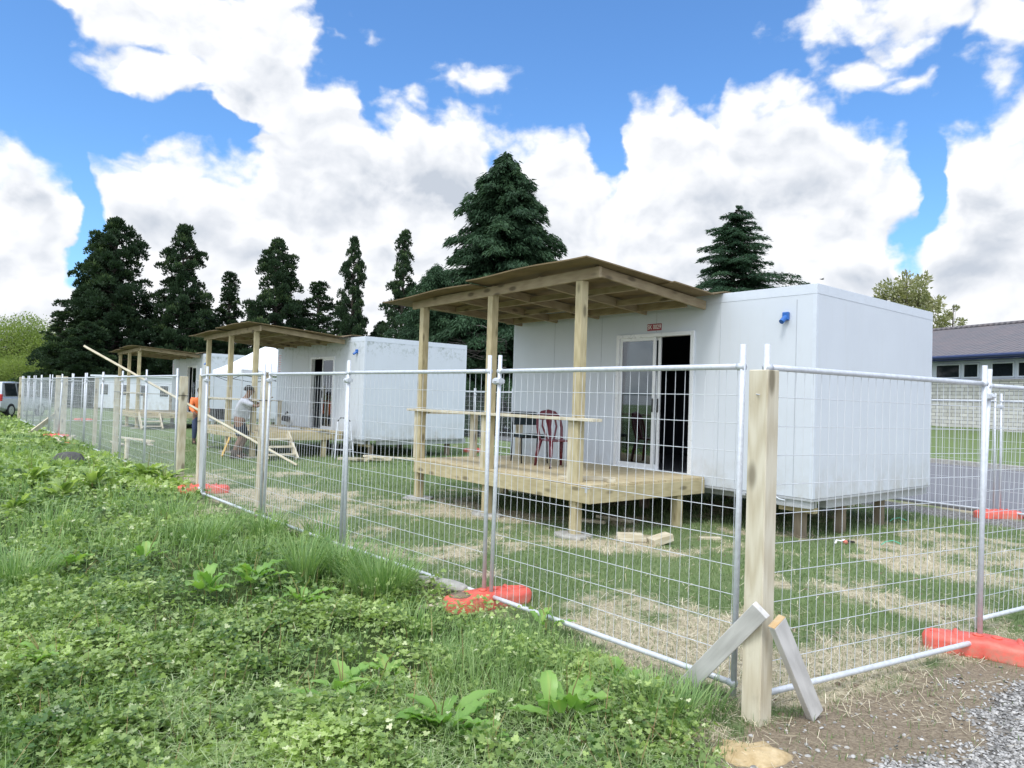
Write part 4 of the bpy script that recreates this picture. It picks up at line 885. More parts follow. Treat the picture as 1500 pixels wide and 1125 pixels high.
    Jb = {'p': ((0, 0, .96), (.145, .17)), 'c': ((0, 0, .86), (.13, .16))}; Eb = [('p', 'c')]
    for s_, (kn_, an_) in zip((1, -1), legsp):
        k = 'R' if s_ < 0 else 'L'; Jb['h'+k] = ((0, s_*.1, .82), .115); Jb['k'+k] = (tuple(Vector(kn_)*(1)+Vector((0, 0, .04 if bare else 0))), .09); Eb += [('c', 'h'+k), ('h'+k, 'k'+k)]
        if not bare: Jb['a'+k] = (tuple(Vector(an_)+Vector((0, 0, .05))), .062); Eb.append(('k'+k, 'a'+k))
    skinned('shorts' if bare else 'trousers', bottom, t, Jb, Eb)
    for s_, (kn_, an_) in zip((1, -1), legsp):
        b = MB(); x, y, z = an_; z0_ = z-.09
        b.loft([[(x+cx_+rx*math.cos(a_), y+ry*math.sin(a_), zz_) for a_ in [k_*math.pi/6 for k_ in range(12)]] for cx_, rx, ry, zz_ in ((.055, .145, .052, z0_), (.055, .148, .055, z0_+.03), (.045, .13, .052, z0_+.06), (.0, .068, .055, z0_+.10), (-.005, .06, .055, z0_+.22))]); b.build('boot', 'boots', t, smooth=True)
    return t, l
x, y = G(349, 671); pr, _ = person('man in a grey T-shirt and dark shorts reaching up to a porch post', (x, y, 0), .15, [((.36, .20, 1.36), (.55, .16, 1.50)), ((.36, -.16, 1.30), (.52, -.08, 1.42))],
        [((.10, .13, .50), (-.02, .15, .09)), ((.06, -.13, .49), (-.05, -.17, .09))], 'shirt_grey', 'shorts_dark', .28); pr.scale = (1.22, 1.32, 1.04)
t = thing('spirit_level', 'orange tool held up against the porch post by the man in grey', 'tool', (x+.62, y+.12, 1.50), .2); b = MB(); b.box((-.03, -.02, 0), (.03, .02, .24)); b.build('blade', 'yellow_paint', t); b = MB(); b.box((-.025, -.025, -.1), (.025, .025, 0)); b.build('grip', 'orange_plastic', t, bevel=.006)
x, y = (-10.12, 23.2); person('worker in an orange hi-vis vest half hidden behind two fence posts', (x, y, 0), -.9, [((.08, .27, 1.15), (.25, .24, 1.0)), ((.08, -.27, 1.15), (.28, -.2, 1.02))],
        [((.05, .12, .5), (-.02, .12, .09)), ((.1, -.12, .5), (.08, -.13, .09))], 'hivis', 'jeans', .15, long_=True, bare=False, capm='hair_black')
g_ = G(328, 667); t = thing('yellow_prop', 'yellow timber prop leaning under the middle deck beside the man in grey', 'prop'); b = MB(); b.beam((*G(325, 670), .02), (*G(343, 660), .75), .05, .07); b.build('prop', 'yellow_paint', t)
# ------------------------------------------------------------------ vehicles
def car(name, label, cat, loc, rz_, paint, prof, W_=1.85, wb=(.85, 3.6), wr=.36, L=4.6, rack=False):
    t = thing(name, label, cat, loc, rz_); b = MB(); n = len(prof)
    rings = []
    # prof: (x, z_bottom, z_belt, z_top, inset_top)
    for x, zb, zm, zt_, ins in prof:
        h = W_/2; hh = h-ins
        rings.append([(x, -h+.06, zb), (x, -h, zb+.15), (x, -h, zm-.08), (x, -h+.04, zm), (x, -hh, zt_-.02), (x, -hh+.1, zt_), (x, hh-.1, zt_), (x, hh, zt_-.02), (x, h-.04, zm), (x, h, zm-.08), (x, h, zb+.15), (x, h-.06, zb)])
    b.loft(rings); b.build('body', paint, t, bevel=.02)
    cabx = [p for p in prof if p[3]-p[2] > .2]
    for s_ in (-1, 1):
        for (xa, xb) in ((cabx[0][0]+.12, (cabx[0][0]+cabx[-1][0])/2-.04), ((cabx[0][0]+cabx[-1][0])/2+.04, cabx[-1][0]-.12)):
            g2 = MB(); zm = cabx[1][2]+.05; zt_ = cabx[1][3]-.09; ins = cabx[1][4]; yb = W_/2-.04+.012; ytp = W_/2-ins+.012
            g2.hexa([(xa, s_*(yb-.01), zm), (xb, s_*(yb-.01), zm), (xb, s_*yb, zm), (xa, s_*yb, zm), (xa+.05, s_*(ytp-.0), zt_), (xb-.05, s_*(ytp-.0), zt_), (xb-.05, s_*(ytp+.01), zt_), (xa+.05, s_*(ytp+.01), zt_)]); g2.build('side_window', 'car_glass', t)
    for idx_ in (0, -1):
        sgn = -1 if idx_ == 0 else 1
        i0 = prof.index(cabx[idx_]); nb = prof[i0-1] if idx_ == 0 else prof[i0+1]
        x0_, z0_ = nb[0], max(nb[3], nb[2]); x1_, z1_ = cabx[idx_][0], cabx[idx_][3]; y1_ = W_/2-cabx[idx_][4]-.14; y0_ = W_/2-.14; o_ = .015*sgn
        p = lambda f, y: (x0_+(x1_-x0_)*f+o_, y, z0_+(z1_-z0_)*f+.01)
        g2 = MB(); g2.hexa([p(.12, -y0_), p(.12, y0_), (p(.12, y0_)[0]-.02*sgn, y0_, p(.12, 0)[2]-.01), (p(.12, 0)[0]-.02*sgn, -y0_, p(.12, 0)[2]-.01), p(.9, -y1_), p(.9, y1_), (p(.9, 0)[0]-.02*sgn, y1_, p(.9, 0)[2]-.01), (p(.9, 0)[0]-.02*sgn, -y1_, p(.9, 0)[2]-.01)])
        g2.build('rear_window' if idx_ == 0 else 'windscreen', 'car_glass', t)
    for xx in wb:
        for s_ in (-1, 1):
            k = MB(); k.tube([(xx, s_*(W_/2-.2), wr), (xx, s_*(W_/2+.015), wr)], wr, 20); wo = k.build('wheel', 'tyre', t, bevel=.02); k = MB(); k.tube([(xx, s_*(W_/2-.05), wr), (xx, s_*(W_/2+.022), wr)], wr*.62, 14); k.build('rim', 'rim', wo)
    for s_ in (-1, 1):
        k = MB(); k.box((-.025, s_*(W_/2-.2), .85), (.12, s_*(W_/2+.005), 1.2)); k.build('tail_light', 'light_red', t, bevel=.02)
        k = MB(); k.box((L-.14, s_*(W_/2-.38), .68), (L+.02, s_*(W_/2-.02), .86)); k.build('headlight', 'light_clear', t, bevel=.02)
        k = MB(); mx = cabx[-1][0]-.1; k.box((mx, s_*(W_/2), 1.05), (mx+.12, s_*(W_/2+.2), 1.22)); k.build('wing_mirror', 'black_plastic', t, bevel=.03)
    k = MB(); k.box((-.06, -W_/2+.05, .42), (.05, W_/2-.05, .62)); k.build('rear_bumper', paint, t, bevel=.03)
    k = MB(); k.box((L-.06, -W_/2+.08, .3), (L+.05, W_/2-.08, .5)); k.build('front_bumper', 'black_plastic', t, bevel=.03)
    return t
suvp = [(0, .4, 1.0, 1.02, .05), (.08, .35, 1.05, 1.08, .05), (.30, .3, 1.06, 1.80, .17), (1.4, .3, 1.06, 1.86, .17), (2.6, .3, 1.06, 1.82, .17), (3.35, .3, 1.06, 1.10, .1), (4.3, .32, .98, 1.0, .08), (4.62, .4, .8, .82, .12)]
car('parked_car', 'silver four-wheel drive at the left edge, seen from behind', 'car', (-27.0, 36.5, 0), R_(95), 'car_silver', suvp, 1.9)
car('parked_car', 'white car on the road, glimpsed between the two near cabins', 'car', (-1.9, 43.5, .05), R_(-66), 'car_white', [(0, .4, .95, .97, .05), (.1, .33, 1.0, 1.02, .05), (.55, .28, 1.02, 1.55, .2), (1.5, .28, 1.02, 1.66, .2), (2.5, .28, 1.0, 1.6, .2), (3.4, .28, .98, 1.0, .1), (4.2, .3, .85, .87, .08), (4.5, .4, .7, .72, .12)], 1.8)
# ------------------------------------------------------------------ brick building on the right
t = newmat('brick'); o = t.add('ShaderNodeTexCoord').outputs['Object']
br = t.add('ShaderNodeTexBrick', {'Vector': t.add('ShaderNodeMapping', {'Vector': t.vmath('MULTIPLY', o, (1, 0, 1)), 'Rotation': (R_(-90), 0, 0)}).outputs[0]})
br.inputs['Color1'].default_value = (.74, .72, .66, 1); br.inputs['Color2'].default_value = (.54, .52, .47, 1); br.inputs['Mortar'].default_value = (.22, .21, .2, 1); br.inputs['Scale'].default_value = 1; br.inputs['Brick Width'].default_value = .40; br.inputs['Row Height'].default_value = .16; br.inputs['Mortar Size'].default_value = .014
t.set(t.b.inputs['Base Color'], t.mix(t.maprange(t.noise(o, 4, 4), .3, .7, 0, .4), br.outputs[0], (.5, .49, .46))); t.b.inputs['Roughness'].default_value = .9; bump(t, br.outputs[1], -.6, .01)
t = newmat('roof_tile'); o = t.add('ShaderNodeTexCoord').outputs['Object']; sp_ = t.add('ShaderNodeSeparateXYZ', {0: o})
wx = t.math('SINE', t.math('MULTIPLY', sp_.outputs[0], 21.0)); wy = t.math('FRACT', t.math('MULTIPLY', sp_.outputs[1], 3.0))
cc = t.mix(t.maprange(t.math('ADD', t.math('MULTIPLY', wx, .4), wy), -.3, 1.2), (.055, .055, .065), (.20, .185, .19)); cc = t.mix(t.maprange(t.noise(o, 1.5, 5), .4, .7, 0, .5), cc, (.19, .15, .15))
t.set(t.b.inputs['Base Color'], cc); t.b.inputs['Roughness'].default_value = .8; bump(t, t.math('ADD', wx, wy), .6, .03)
pA = Vector(at(1365, 600, 33.0)); pB = Vector(at(1500, 600, 29.0)); dB = Vector((pB.x-pA.x, pB.y-pA.y, 0)).normalized(); o_ = pA-dB*6; ang = math.atan2(dB.y, dB.x); zb = 1.30
t = thing('brick_building', 'low pale brick building with a grey tiled roof and blue fascia', 'building', (o_.x, o_.y, zb), ang)
BL = 22; BD = 9; wh = 2.78
w = MB(); w.box((0, 0, -1), (BL, BD, 1.86)); w.build('brick_wall', 'brick', t)
w = MB(); w.box((-.02, -.05, 1.862), (BL+.02, .3, 1.95)); w.build('sill_course', 'concrete', t)
w = MB(); w.box((0, .12, 1.95), (BL, BD, wh)); w.build('window_wall', 'white_trim', t)
x = .5; k = 0
while x < BL-1:
    ww = [1.25, .75, 1.0, 1.5][k % 4]; fr = MB(); a0, a1 = x, x+ww
    fr.box((a0, .06, 2.02), (a0+.06, .12, wh-.1)); fr.box((a1-.06, .06, 2.02), (a1, .12, wh-.1)); fr.box((a0+.06, .06, 2.02), (a1-.06, .12, 2.08)); fr.box((a0+.06, .06, wh-.16), (a1-.06, .12, wh-.1))
    f_ = fr.build('window', 'white_trim', t); g2 = MB(); g2.box((a0+.06, .08, 2.08), (a1-.06, .115, wh-.16)); g2.build('pane', 'car_glass', f_); x += ww+[.12, .55, .12, .3][k % 4]; k += 1
w = MB(); w.box((-.6, -.75, wh), (BL+.6, -.66, wh+.2)); w.tube([(-.6, -.80, wh+.13), (BL+.6, -.80, wh+.13)], .08, 8); w.box((-.6, -.66, wh), (BL+.6, .115, wh+.04)); w.build('blue_fascia', 'fascia_blue', t)
rf = MB(); y0_, y1_ = -.78, BD/2+1.5; z0_, z1_ = wh+.20, wh+2.25
rf._add([(-.7, y0_, z0_), (BL+.7, y0_, z0_), (BL+.7, y1_, z1_), (-.7, y1_, z1_), (BL+.7, 2*y1_-y0_, z0_), (-.7, 2*y1_-y0_, z0_), (-.7, y0_, z0_-.06), (BL+.7, y0_, z0_-.06)], [(0, 1, 2, 3), (3, 2, 4, 5), (0, 3, 5), (1, 4, 2), (6, 7, 1, 0)]); ro = rf.build('roof', 'roof_tile', t)
rg = MB(); rg.tube([(-.7, y1_, z1_+.02), (BL+.7, y1_, z1_+.02)], .11, 8); rg.build('ridge_tiles', 'roof_tile', ro)
gb = MB(); gx_ = 14.6; gb._add([(gx_-2.2, 1.7, wh+1.15), (gx_+2.2, 1.7, wh+1.15), (gx_, 1.7, wh+2.1), (gx_, 4.6, wh+2.05)], [(0, 1, 2), (0, 2, 3), (1, 3, 2)]); gb.build('gablet', 'roof_tile', ro)
lv = MB()
for k in range(5): lv.box((gx_-1.5+.28*k, 1.66, wh+1.2+.15*k), (gx_+1.5-.28*k, 1.70, wh+1.3+.15*k))
lv.build('louvre', 'black_plastic', ro)
w = MB(); w.tube([(1.2, -.05, 0), (1.2, -.05, wh)], .04, 8); w.build('downpipe', 'fascia_blue', t)
# long white building far left
q = at(226, 595, 50); t = thing('site_office', 'long low white building with a row of small windows, far behind the farthest porch', 'building', (q[0]-6, q[1]+3, 0), R_(-20))
w = MB(); w.box((0, 0, .2), (14, 3, 2.5)); w.build('wall', 'white_panel', t); w = MB(); w.box((-.2, -.2, 2.5), (14.2, 3.2, 2.62)); w.build('roof', 'white_trim', t)
for k in range(7):
    w = MB(); w.box((.6+k*1.9, -.03, 1.1), (1.5+k*1.9, -.001, 2.0)); f_ = w.build('window', 'white_trim', t); w = MB(); w.box((.68+k*1.9, -.04, 1.18), (1.42+k*1.9, -.031, 1.92)); w.build('pane', 'car_glass', f_)
q = at(70, 580, 62); t = thing('paddock_fence', 'rust coloured rail fence with white rails under the spring green trees', 'fence', (q[0]-10, q[1], 0), R_(8))
for k in range(10): w = MB(); w.box((k*2.2, -.08, 0), (k*2.2+.16, .08, 1.9)); w.build('post', 'render_rust', t)
for z in (.6, 1.1, 1.6): w = MB(); w.box((0, -.12, z), (20, -.082, z+.16)); w.build('rail', 'white_trim' if z > 1 else 'render_rust', t)
# bird
q = at(1204, 409, 30); t = thing('bird', 'tiny dark bird in flight above the nearest cabin roof', 'bird', q, .3)
b = MB(); b.loft([[(xx, r_*math.cos(a_), r_*math.sin(a_)) for a_ in [k_*math.pi/3 for k_ in range(6)]] for xx, r_ in ((-.12, .005), (-.06, .018), (0, .025), (.06, .02), (.09, .012), (.11, .003))]); b.build('body', 'black_plastic', t)
for s_ in (-1, 1): b = MB(); b.hexa([(-.04, 0, .0), (.04, 0, .0), (.02, s_*.12, .03), (-.03, s_*.13, .03), (-.04, 0, .008), (.04, 0, .008), (.02, s_*.12, .034), (-.03, s_*.13, .034)]); b.build('wing', 'black_plastic', t)
# ------------------------------------------------------------------ trees
QT = np.array([(-.5, 0, 0), (0, -.12, .0), (.5, 0, 0), (0, .9, 0)], float)      # kite shaped leaf card, pointing +y
QF = np.array([(0, 1, 2, 3)])
def orient(dirs, r):
    """rotation matrices whose y column follows dirs with random roll"""
    d = dirs/np.maximum(np.linalg.norm(dirs, axis=1, keepdims=True), 1e-6); a = r.normal(size=d.shape); x = np.cross(d, a); x /= np.linalg.norm(x, axis=1, keepdims=True); z = np.cross(x, d)
    return np.stack([x, d, z], -1)
def crown_mesh(kind, h, rad, seed, dens=1.0):
    r = np.random.default_rng(seed); P = []; Dn = []; Sz = []; Rn = []; br = []
    ZB = .04*h
    if kind == 'cryptomeria':
        prof = lambda f: rad*(1-f)**.56*(.82+.18*np.sin(f*23+seed))*min(1, .55+f*3)
        nb = int(150*dens)
        for i in range(nb):
            f = (i+r.random())/nb; f = f**1.15; z = ZB+f*(h-ZB)*.97; az = i*2.4+r.normal()*.35; L = prof(f)*r.uniform(.38, 1.2); dz = .12*L-(.25*L*(1-f))
            br.append(((0, 0, z-.1*L), (L*.85*math.cos(az), L*.85*math.sin(az), z+dz)))
            nc = max(1, int(L/ (rad*.28))+1)
            for k in range(nc):
                fr = 1-k*.27; cr = (.10+.09*(1-f))*rad*r.uniform(.65, 1.45)*(.95 if k == 0 else .8)
                c = np.array((L*fr*math.cos(az), L*fr*math.sin(az), z+dz*fr+cr*.3)); n = int(170*(cr/.6)**1.6)+30
                d = r.normal(size=(n, 3)); d /= np.linalg.norm(d, axis=1, keepdims=True); d[:, 2] = np.where(d[:, 2] < -.4, -d[:, 2], d[:, 2]); rr_ = cr*r.uniform(.5, 1.05, (n, 1))
                P.append(c+d*rr_*np.array((1, 1, .85))); Dn.append(d+np.array((0, 0, .5))); Sz.append(r.uniform(.13, .24, n)*(h/15)); Rn.append(np.clip(r.random()*.5+r.random(n)*.45+d[:, 2]*.22, 0, 1))
    elif kind in ('cypress', 'cedar'):
        nb = int((270 if kind == 'cypress' else 120)*dens)
        for i in range(nb):
            f = ((i+r.random())/nb); f = f**(1.1); az = i*2.4+r.normal()*.3
            if kind == 'cypress': L = rad*((1-f)**.6)*r.uniform(.55, 1.14)*min(1, .75+f*2); z = ZB+f*(h-ZB); up = .22; dr = .30
            else: L = rad*((1-f)**.68)*r.uniform(.35, 1.15)+.2; z = .18*h+math.floor(f*11+r.random()*1.2)/11*.80*h+r.normal()*.3; up = .18; dr = .22
            ns = int(26*L/rad*3)+10; s = np.linspace(.12, 1, ns); cx = L*s; cz = z+up*L*s-dr*L*s**2.2
            br.append(((0, 0, z), (L*.8*math.cos(az), L*.8*math.sin(az), z+up*L*.8-dr*L*.8**2.2)))
            m_ = 15 if kind == 'cypress' else 14
            cx = np.repeat(cx, m_); cz = np.repeat(cz, m_); ss = np.repeat(s, m_); n = len(cx); wd = (.16 if kind == 'cypress' else .22)*L*(1.1-ss*.75)+.12
            la = r.normal(size=n)*wd*.6
            p = np.stack([cx*math.cos(az)-la*math.sin(az), cx*math.sin(az)+la*math.cos(az), cz-np.abs(la)*.25+r.normal(size=n)*(.10 if kind == 'cypress' else .05)], -1)
            d = np.stack([math.cos(az)*np.ones(n)-np.sign(la)*.7*math.sin(az), math.sin(az)*np.ones(n)+np.sign(la)*.7*math.cos(az), (-.9 if kind == 'cypress' else -.35)*np.ones(n)], -1)+r.normal(size=(n, 3))*.3
            P.append(p); Dn.append(d); Sz.append(r.uniform(.15, .33, n)*(h/15)*(1 if kind == 'cypress' else .8)); Rn.append(np.clip(r.random()*.45+r.random(n)*.4+ss*.15, 0, 1))
    else:                                   # broadleaf / round
        nc = int(75*dens)
        for i in range(nc):
            th = math.acos(1-2*(i+.5)/nc); az = i*2.4; rr_ = r.uniform(.55, 1.0)
            c = np.array((rad*rr_*math.sin(th)*math.cos(az), rad*rr_*math.sin(th)*math.sin(az), h*.56+h*.40*rr_*math.cos(th))); br.append(((0, 0, h*.3), tuple(c)))
            cr = rad*r.uniform(.16, .30); n = int(190*dens); d = r.normal(size=(n, 3)); d /= np.linalg.norm(d, axis=1, keepdims=True)
            P.append(c+d*cr*r.uniform(.35, 1.1, (n, 1))); Dn.append(d+np.array((0, 0, .2))); Sz.append(r.uniform(.16, .36, n)*(h/14)); Rn.append(np.clip(r.random()*.5+r.random(n)*.5, 0, 1))
    P = np.concatenate(P); Dn = np.concatenate(Dn); Sz = np.concatenate(Sz); Rn = np.concatenate(Rn)
    asp = .55 if kind in ('cypress', 'cedar') else .75
    V, F = scatter(QT, QF, P, orient(Dn, r), np.stack([Sz*asp*(.5 if kind in ('cypress', 'cedar') else 1), Sz, Sz], -1))
    return V, F, np.repeat(Rn, 4), br
TM = {}
def tree(name, label, cat, kind, u, vtop, Y, rad, mat, seed, group, dens=1.0, zbase=0, bark='bark', sq=1):
    q = at(u, vtop, Y); h = q[2]-zbase; key = (kind, seed, mat)
    t = thing(name, label, cat, (q[0], q[1], zbase), seed*1.3+u*.01, group)
    if key not in TM:
        V, F, Rn, br = crown_mesh(kind, h, rad, seed, dens); cr = fastmesh('crown', V, F, mat, t, Rn)
        b = MB(); b.tube([(0, 0, -.3), (.05, 0, h*.3), (0, .05, h*.7), (0, 0, h*.96)], [h*.024, h*.017, h*.009, h*.002], 8); tr = b.build('trunk', bark, t, smooth=True)
        b = MB()
        for (p0, p1) in br: m_ = Vector(p0)*.5+Vector(p1)*.5+Vector((0, 0, .06*h*.1)); b.tube([p0, m_, p1], [h*.005, h*.0035, h*.0012], 5, cap=False)
        bo = b.build('branches', bark, t); TM[key] = (h, rad, cr, tr, bo)
    else:
        h0, r0, *ch = TM[key]; t.scale = (rad/r0, rad/r0, h/h0)
        for c in ch: c2 = c.copy(); COL.objects.link(c2); c2.parent = t
    return t
cg = 'dark cedars in a row behind the cabins'
for (u, v, Y, rad, seed, lab) in [(172, 318, 62, 5.2, 1, 'broadest dark cedar at the left end of the row, with a double top'), (150, 345, 64, 4.4, 2, 'second top of the broad dark cedar clump at the left'), (270, 330, 64, 3.9, 2, 'tall dark cedar with a narrow top, second from the left'),
        (338, 398, 70, 3.2, 3, 'shorter thin-topped dark cedar in the gap of the row'), (408, 348, 64, 4.3, 1, 'dark cedar standing directly above the middle porch roof'), (468, 412, 66, 3.7, 3, 'low dark cedar just left of the narrow spire'),
        (520, 348, 60, 2.25, 2, 'narrow spire-shaped dark cedar between two gaps of sky'), (593, 336, 58, 2.5, 3, 'slim dark cedar left of the big feathery cypress'), (92, 455, 60, 3.2, 3, 'small rounded dark cedar at the left edge of the row'),
        (128, 470, 58, 3.4, 1, 'low dark cedar in front of the broad clump'), (215, 440, 66, 3.8, 3, 'low dark cedar filling the gap beside the broad clump'), (300, 445, 66, 3.0, 1, 'low dark cedar above the farthest cabin roof'), (372, 450, 68, 2.9, 2, 'low dark cedar behind the middle porch'), (440, 440, 68, 2.9, 3, 'low dark cedar behind the middle cabin door'), (560, 470, 62, 2.6, 1, 'low dark cedar behind the middle cabin roof'), (495, 470, 63, 2.5, 2, 'low dark cedar behind the stains of the middle cabin')]:
    tree('cedar_tree', lab, 'tree', 'cryptomeria', u, v, Y, rad, 'conifer_dark', seed, cg)
tree('cypress_tree', 'largest tree, a broad feathery cypress above the nearest porch roof', 'tree', 'cypress', 742, 229, 36, 5.7, 'cypress_green', 5, None, 1.5)
tree('cypress_tree', 'lower feathery cypress at the left foot of the largest tree', 'tree', 'cypress', 640, 392, 34, 3.6, 'cypress_green', 6, None, 1.0)
tree('layered_cedar', 'lone green tree with flat layered branches above the cabin roof', 'tree', 'cedar', 1078, 313, 46, 6.7, 'cedar_green', 7, None, 2.6)
tree('pine_tree', 'pale olive round-topped tree behind the right cabin corner', 'tree', 'round', 1328, 386, 70, 3.5, 'pale_tree', 8, None, .9, zbase=1)
tree('pine_tree', 'small pale olive tree above the grey tiled roof', 'tree', 'round', 1397, 440, 72, 1.5, 'pale_tree', 9, None, .45, zbase=3)
sg_ = 'spring green trees at the left edge'
tree('broadleaf_tree', 'rounded spring green tree nearest the left edge', 'tree', 'round', 22, 462, 75, 5.2, 'spring_leaf', 10, sg_, 1.4)
tree('broadleaf_tree', 'spring green tree touching the dark cedars at left', 'tree', 'round', 70, 468, 78, 4.0, 'spring_leaf', 11, sg_, .9, bark='bark_grey')
tree('broadleaf_tree', 'low bushy green tree above the silver car', 'tree', 'round', 28, 520, 66, 3.6, 'spring_leaf', 10, sg_, .9)
tree('broadleaf_tree', 'spring green tree partly cut by the left edge', 'tree', 'round', -25, 480, 76, 4.0, 'spring_leaf', 11, sg_, .5, bark='bark_grey')
# dead branches low on the cypress
q = at(742, 520, 33.0); t = thing('dead_branch', 'bare grey dead branches hanging out of the big cypress', 'branch', q)
b = MB(); rr = random.Random(3)
for k in range(16):
    a_ = rr.uniform(2.6, 3.5); L = rr.uniform(1.5, 3.4); z = rr.uniform(-.6, .9); p0 = (0, rr.uniform(-.5, .5), z); p1 = (-L*.5, rr.uniform(-.8, .2), z+rr.uniform(-.1, .5)); p2 = (-L, rr.uniform(-1.2, .2), z+rr.uniform(-.5, .5)); b.tube([p0, p1, p2], [.03, .018, .006], 5)
    for j in range(3): f_ = rr.uniform(.4, .9); s_ = Vector(p1).lerp(Vector(p2), f_); b.tube([s_, s_+Vector((rr.uniform(-.6, -.2), rr.uniform(-.2, .2), rr.uniform(-.4, .4)))], [.01, .004], 4)
b.build('twigs', 'bark_grey', t)
# distant tree line
r = np.random.default_rng(5); n = 52000; X_ = r.uniform(-150, 160, n); Yc = 96+r.uniform(0, 7, n)+np.abs(X_)*.05; top_ = 3.2+3.4*fbm(X_*.12, X_*0, 3, 2)+1.6*(vnoise(X_*.5, X_*0, 7)); Z_ = top_*np.sqrt(r.random(n))
d = r.normal(size=(n, 3)); V, F = scatter(QT, QF, np.stack([X_, Yc, Z_], -1), orient(d, r), r.uniform(.5, 1.0, n)); tag(fastmesh('distant_woodland', V, F, 'conifer_dark', None, np.repeat(np.clip(vnoise(X_*.4, Z_*.4, 3)*.6+r.random(n)*.4, 0, 1), 4)), 'low dark green woodland along the horizon', 'woodland', kind='stuff')
# ------------------------------------------------------------------ ground cover
def in_view(n, y0, y1, pw, r, umin=-.95, umax=.95):
    f = r.random(n); y = (y0**(1-pw)+(y1**(1-pw)-y0**(1-pw))*f)**(1/(1-pw)); x = y*r.uniform(umin, umax, n); return x, y
def place(n, y0, y1, pw, mask, r, umin=-.95, umax=.95):
    x, y = in_view(n, y0, y1, pw, r, umin, umax); k = r.random(n) < mask(x, y); return x[k], y[k]
# lobed leaf of creeping buttercup
out = []
for i, (a_, rr_) in enumerate([(-150, .35), (-120, .85), (-100, .72), (-80, 1.0), (-55, .55), (-35, .95), (-18, .85), (0, 1.12), (18, .85), (35, .95), (55, .55), (80, 1.0), (100, .72), (120, .85), (150, .35)]):
    A_2 = math.radians(a_); out.append((math.sin(A_2)*rr_, math.cos(A_2)*rr_+.3, .12*rr_**2*(1 if i % 2 else .2)))
LT = np.array([(0, .25, 0)]+out); LF = np.array([(0, i+1, i) for i in range(1, len(out))])
LT[:, :] *= .5
def leafcarpet(name, n, y0, y1, pw, size, zr, mat, lab, tmpl=(LT, LF), seed=1, tilt=.5, mask=None, umin=-.95, umax=.6):
    r = np.random.default_rng(seed); mk_ = mask or (lambda x, y: weedmask(x, y)); x, y = place(n, y0, y1, pw, mk_, r, umin, umax); m_ = len(x)
    cl = fbm(x*2.3, y*2.3, 3, 40); mo = np.clip((fbm(x*3.3, y*3.3, 3, 47)-.5)*2.6+.5, 0, 1); z = gz(x, y)+zr[0]+(zr[1]-zr[0])*np.clip(r.random(m_)**.7*(.35+.9*mo)+cl*.35-.15, 0, 1.5)
    R = rotz(r.uniform(0, 6.283, m_)) @ rotx(r.normal(0, tilt, m_)+.12); s = r.uniform(size*.35, size*1.45, m_)*np.clip(y/5, 1, 3.2)**.8
    V, F = scatter(tmpl[0], tmpl[1], np.stack([x, y, z], -1), R, s); big = fbm(x*.9, y*.9, 3, 50)
    rn = np.clip(.10+.50*r.random(m_)+(big-.5)*1.1+(fbm(x*5, y*5, 2, 52)-.5)*.5+(r.random(m_) > .95)*.5, 0, 1)
    return V, F, np.repeat(rn, len(tmpl[0])), lab, name, mat
def emit(args): V, F, rn, lab, name, mat = args; o = fastmesh(name, V, F, mat, None, rn); return tag(o, lab, name.replace('_', ' '), kind='stuff')
lush = lambda x, y: weedmask(x, y)*np.clip(.2+2.6*(fbm(x*1.1+3, y*1.1, 3, 60)-.34), .12, 1)*np.clip(.45+(fbm(x*6, y*6, 2, 61)-.4)*4, .25, 1)
emit(leafcarpet('leafy_weeds', 330000, 2.9, 16, 1.7, .036, (.005, .15), 'weed_leaf', 'carpet of small lobed green weed leaves in the foreground', seed=2, mask=lush, tilt=.7))
# blades
BT = np.array([(-.5, 0, 0), (.5, 0, 0), (-.42, .12, .45), (.42, .12, .45), (-.2, .38, .82), (.2, .38, .82), (0, .72, .98)], float); BF = np.array([(0, 1, 3), (0, 3, 2), (2, 3, 5), (2, 5, 4), (4, 5, 6)])
def blades(x, y, h, w, bend, r, z=None):
    m_ = len(x); R = rotz(r.uniform(0, 6.283, m_)) @ rotx(r.normal(0, .25, m_)); s = np.stack([w, h*bend, h], -1); z = gz(x, y) if z is None else z
    return scatter(BT, BF, np.stack([x, y, z-.005], -1), R, s)
r = np.random.default_rng(21)
x, y = place(110000, 2.9, 40, 1.6, lambda x, y: weedmask(x, y)*np.clip((fbm(x*.9+4, y*.9, 4, 91)-.42)*5, .12, 1), r, -.95, .6); m_ = len(x); h = r.uniform(.06, .2, m_)*np.clip(y/6, .9, 1.5)*(.7+.8*fbm(x*1.1, y*1.1, 3, 92)); V, F = blades(x, y, h, r.uniform(.003, .008, m_)*np.clip(y/5, 1, 4), r.uniform(.4, 1.2, m_), r)
emit((V, F, np.repeat(np.clip(r.random(m_)*.6+(fbm(x, y, 3, 4)-.3)*.7, 0, 1), 7), 'rough grass blades growing through the weeds', 'rough_grass', 'grass_tall'))
# clumps of taller weeds and grass on the far verge
r = np.random.default_rng(22); x, y = place(42000, 12, 60, 1.5, lambda x, y: np.clip(weedmask(x, y), 0, 1), r, -.95, .0); m_ = len(x); hh = .08+.30*np.clip(fbm(x*.6, y*.6, 3, 12)-.35, 0, 1); z = gz(x, y)+hh*r.random(m_)
V, F = scatter(LT, LF, np.stack([x, y, z], -1), rotz(r.uniform(0, 6.28, m_)) @ rotx(r.normal(0, .8, m_)), r.uniform(.08, .2, m_)); emit((V, F, np.repeat(np.clip(r.random(m_)*.5+(fbm(x*.5, y*.5, 3, 2)-.3), 0, 1), len(LT)), 'distant weeds on the verge left of the fence', 'verge_weeds', 'weed_leaf'))
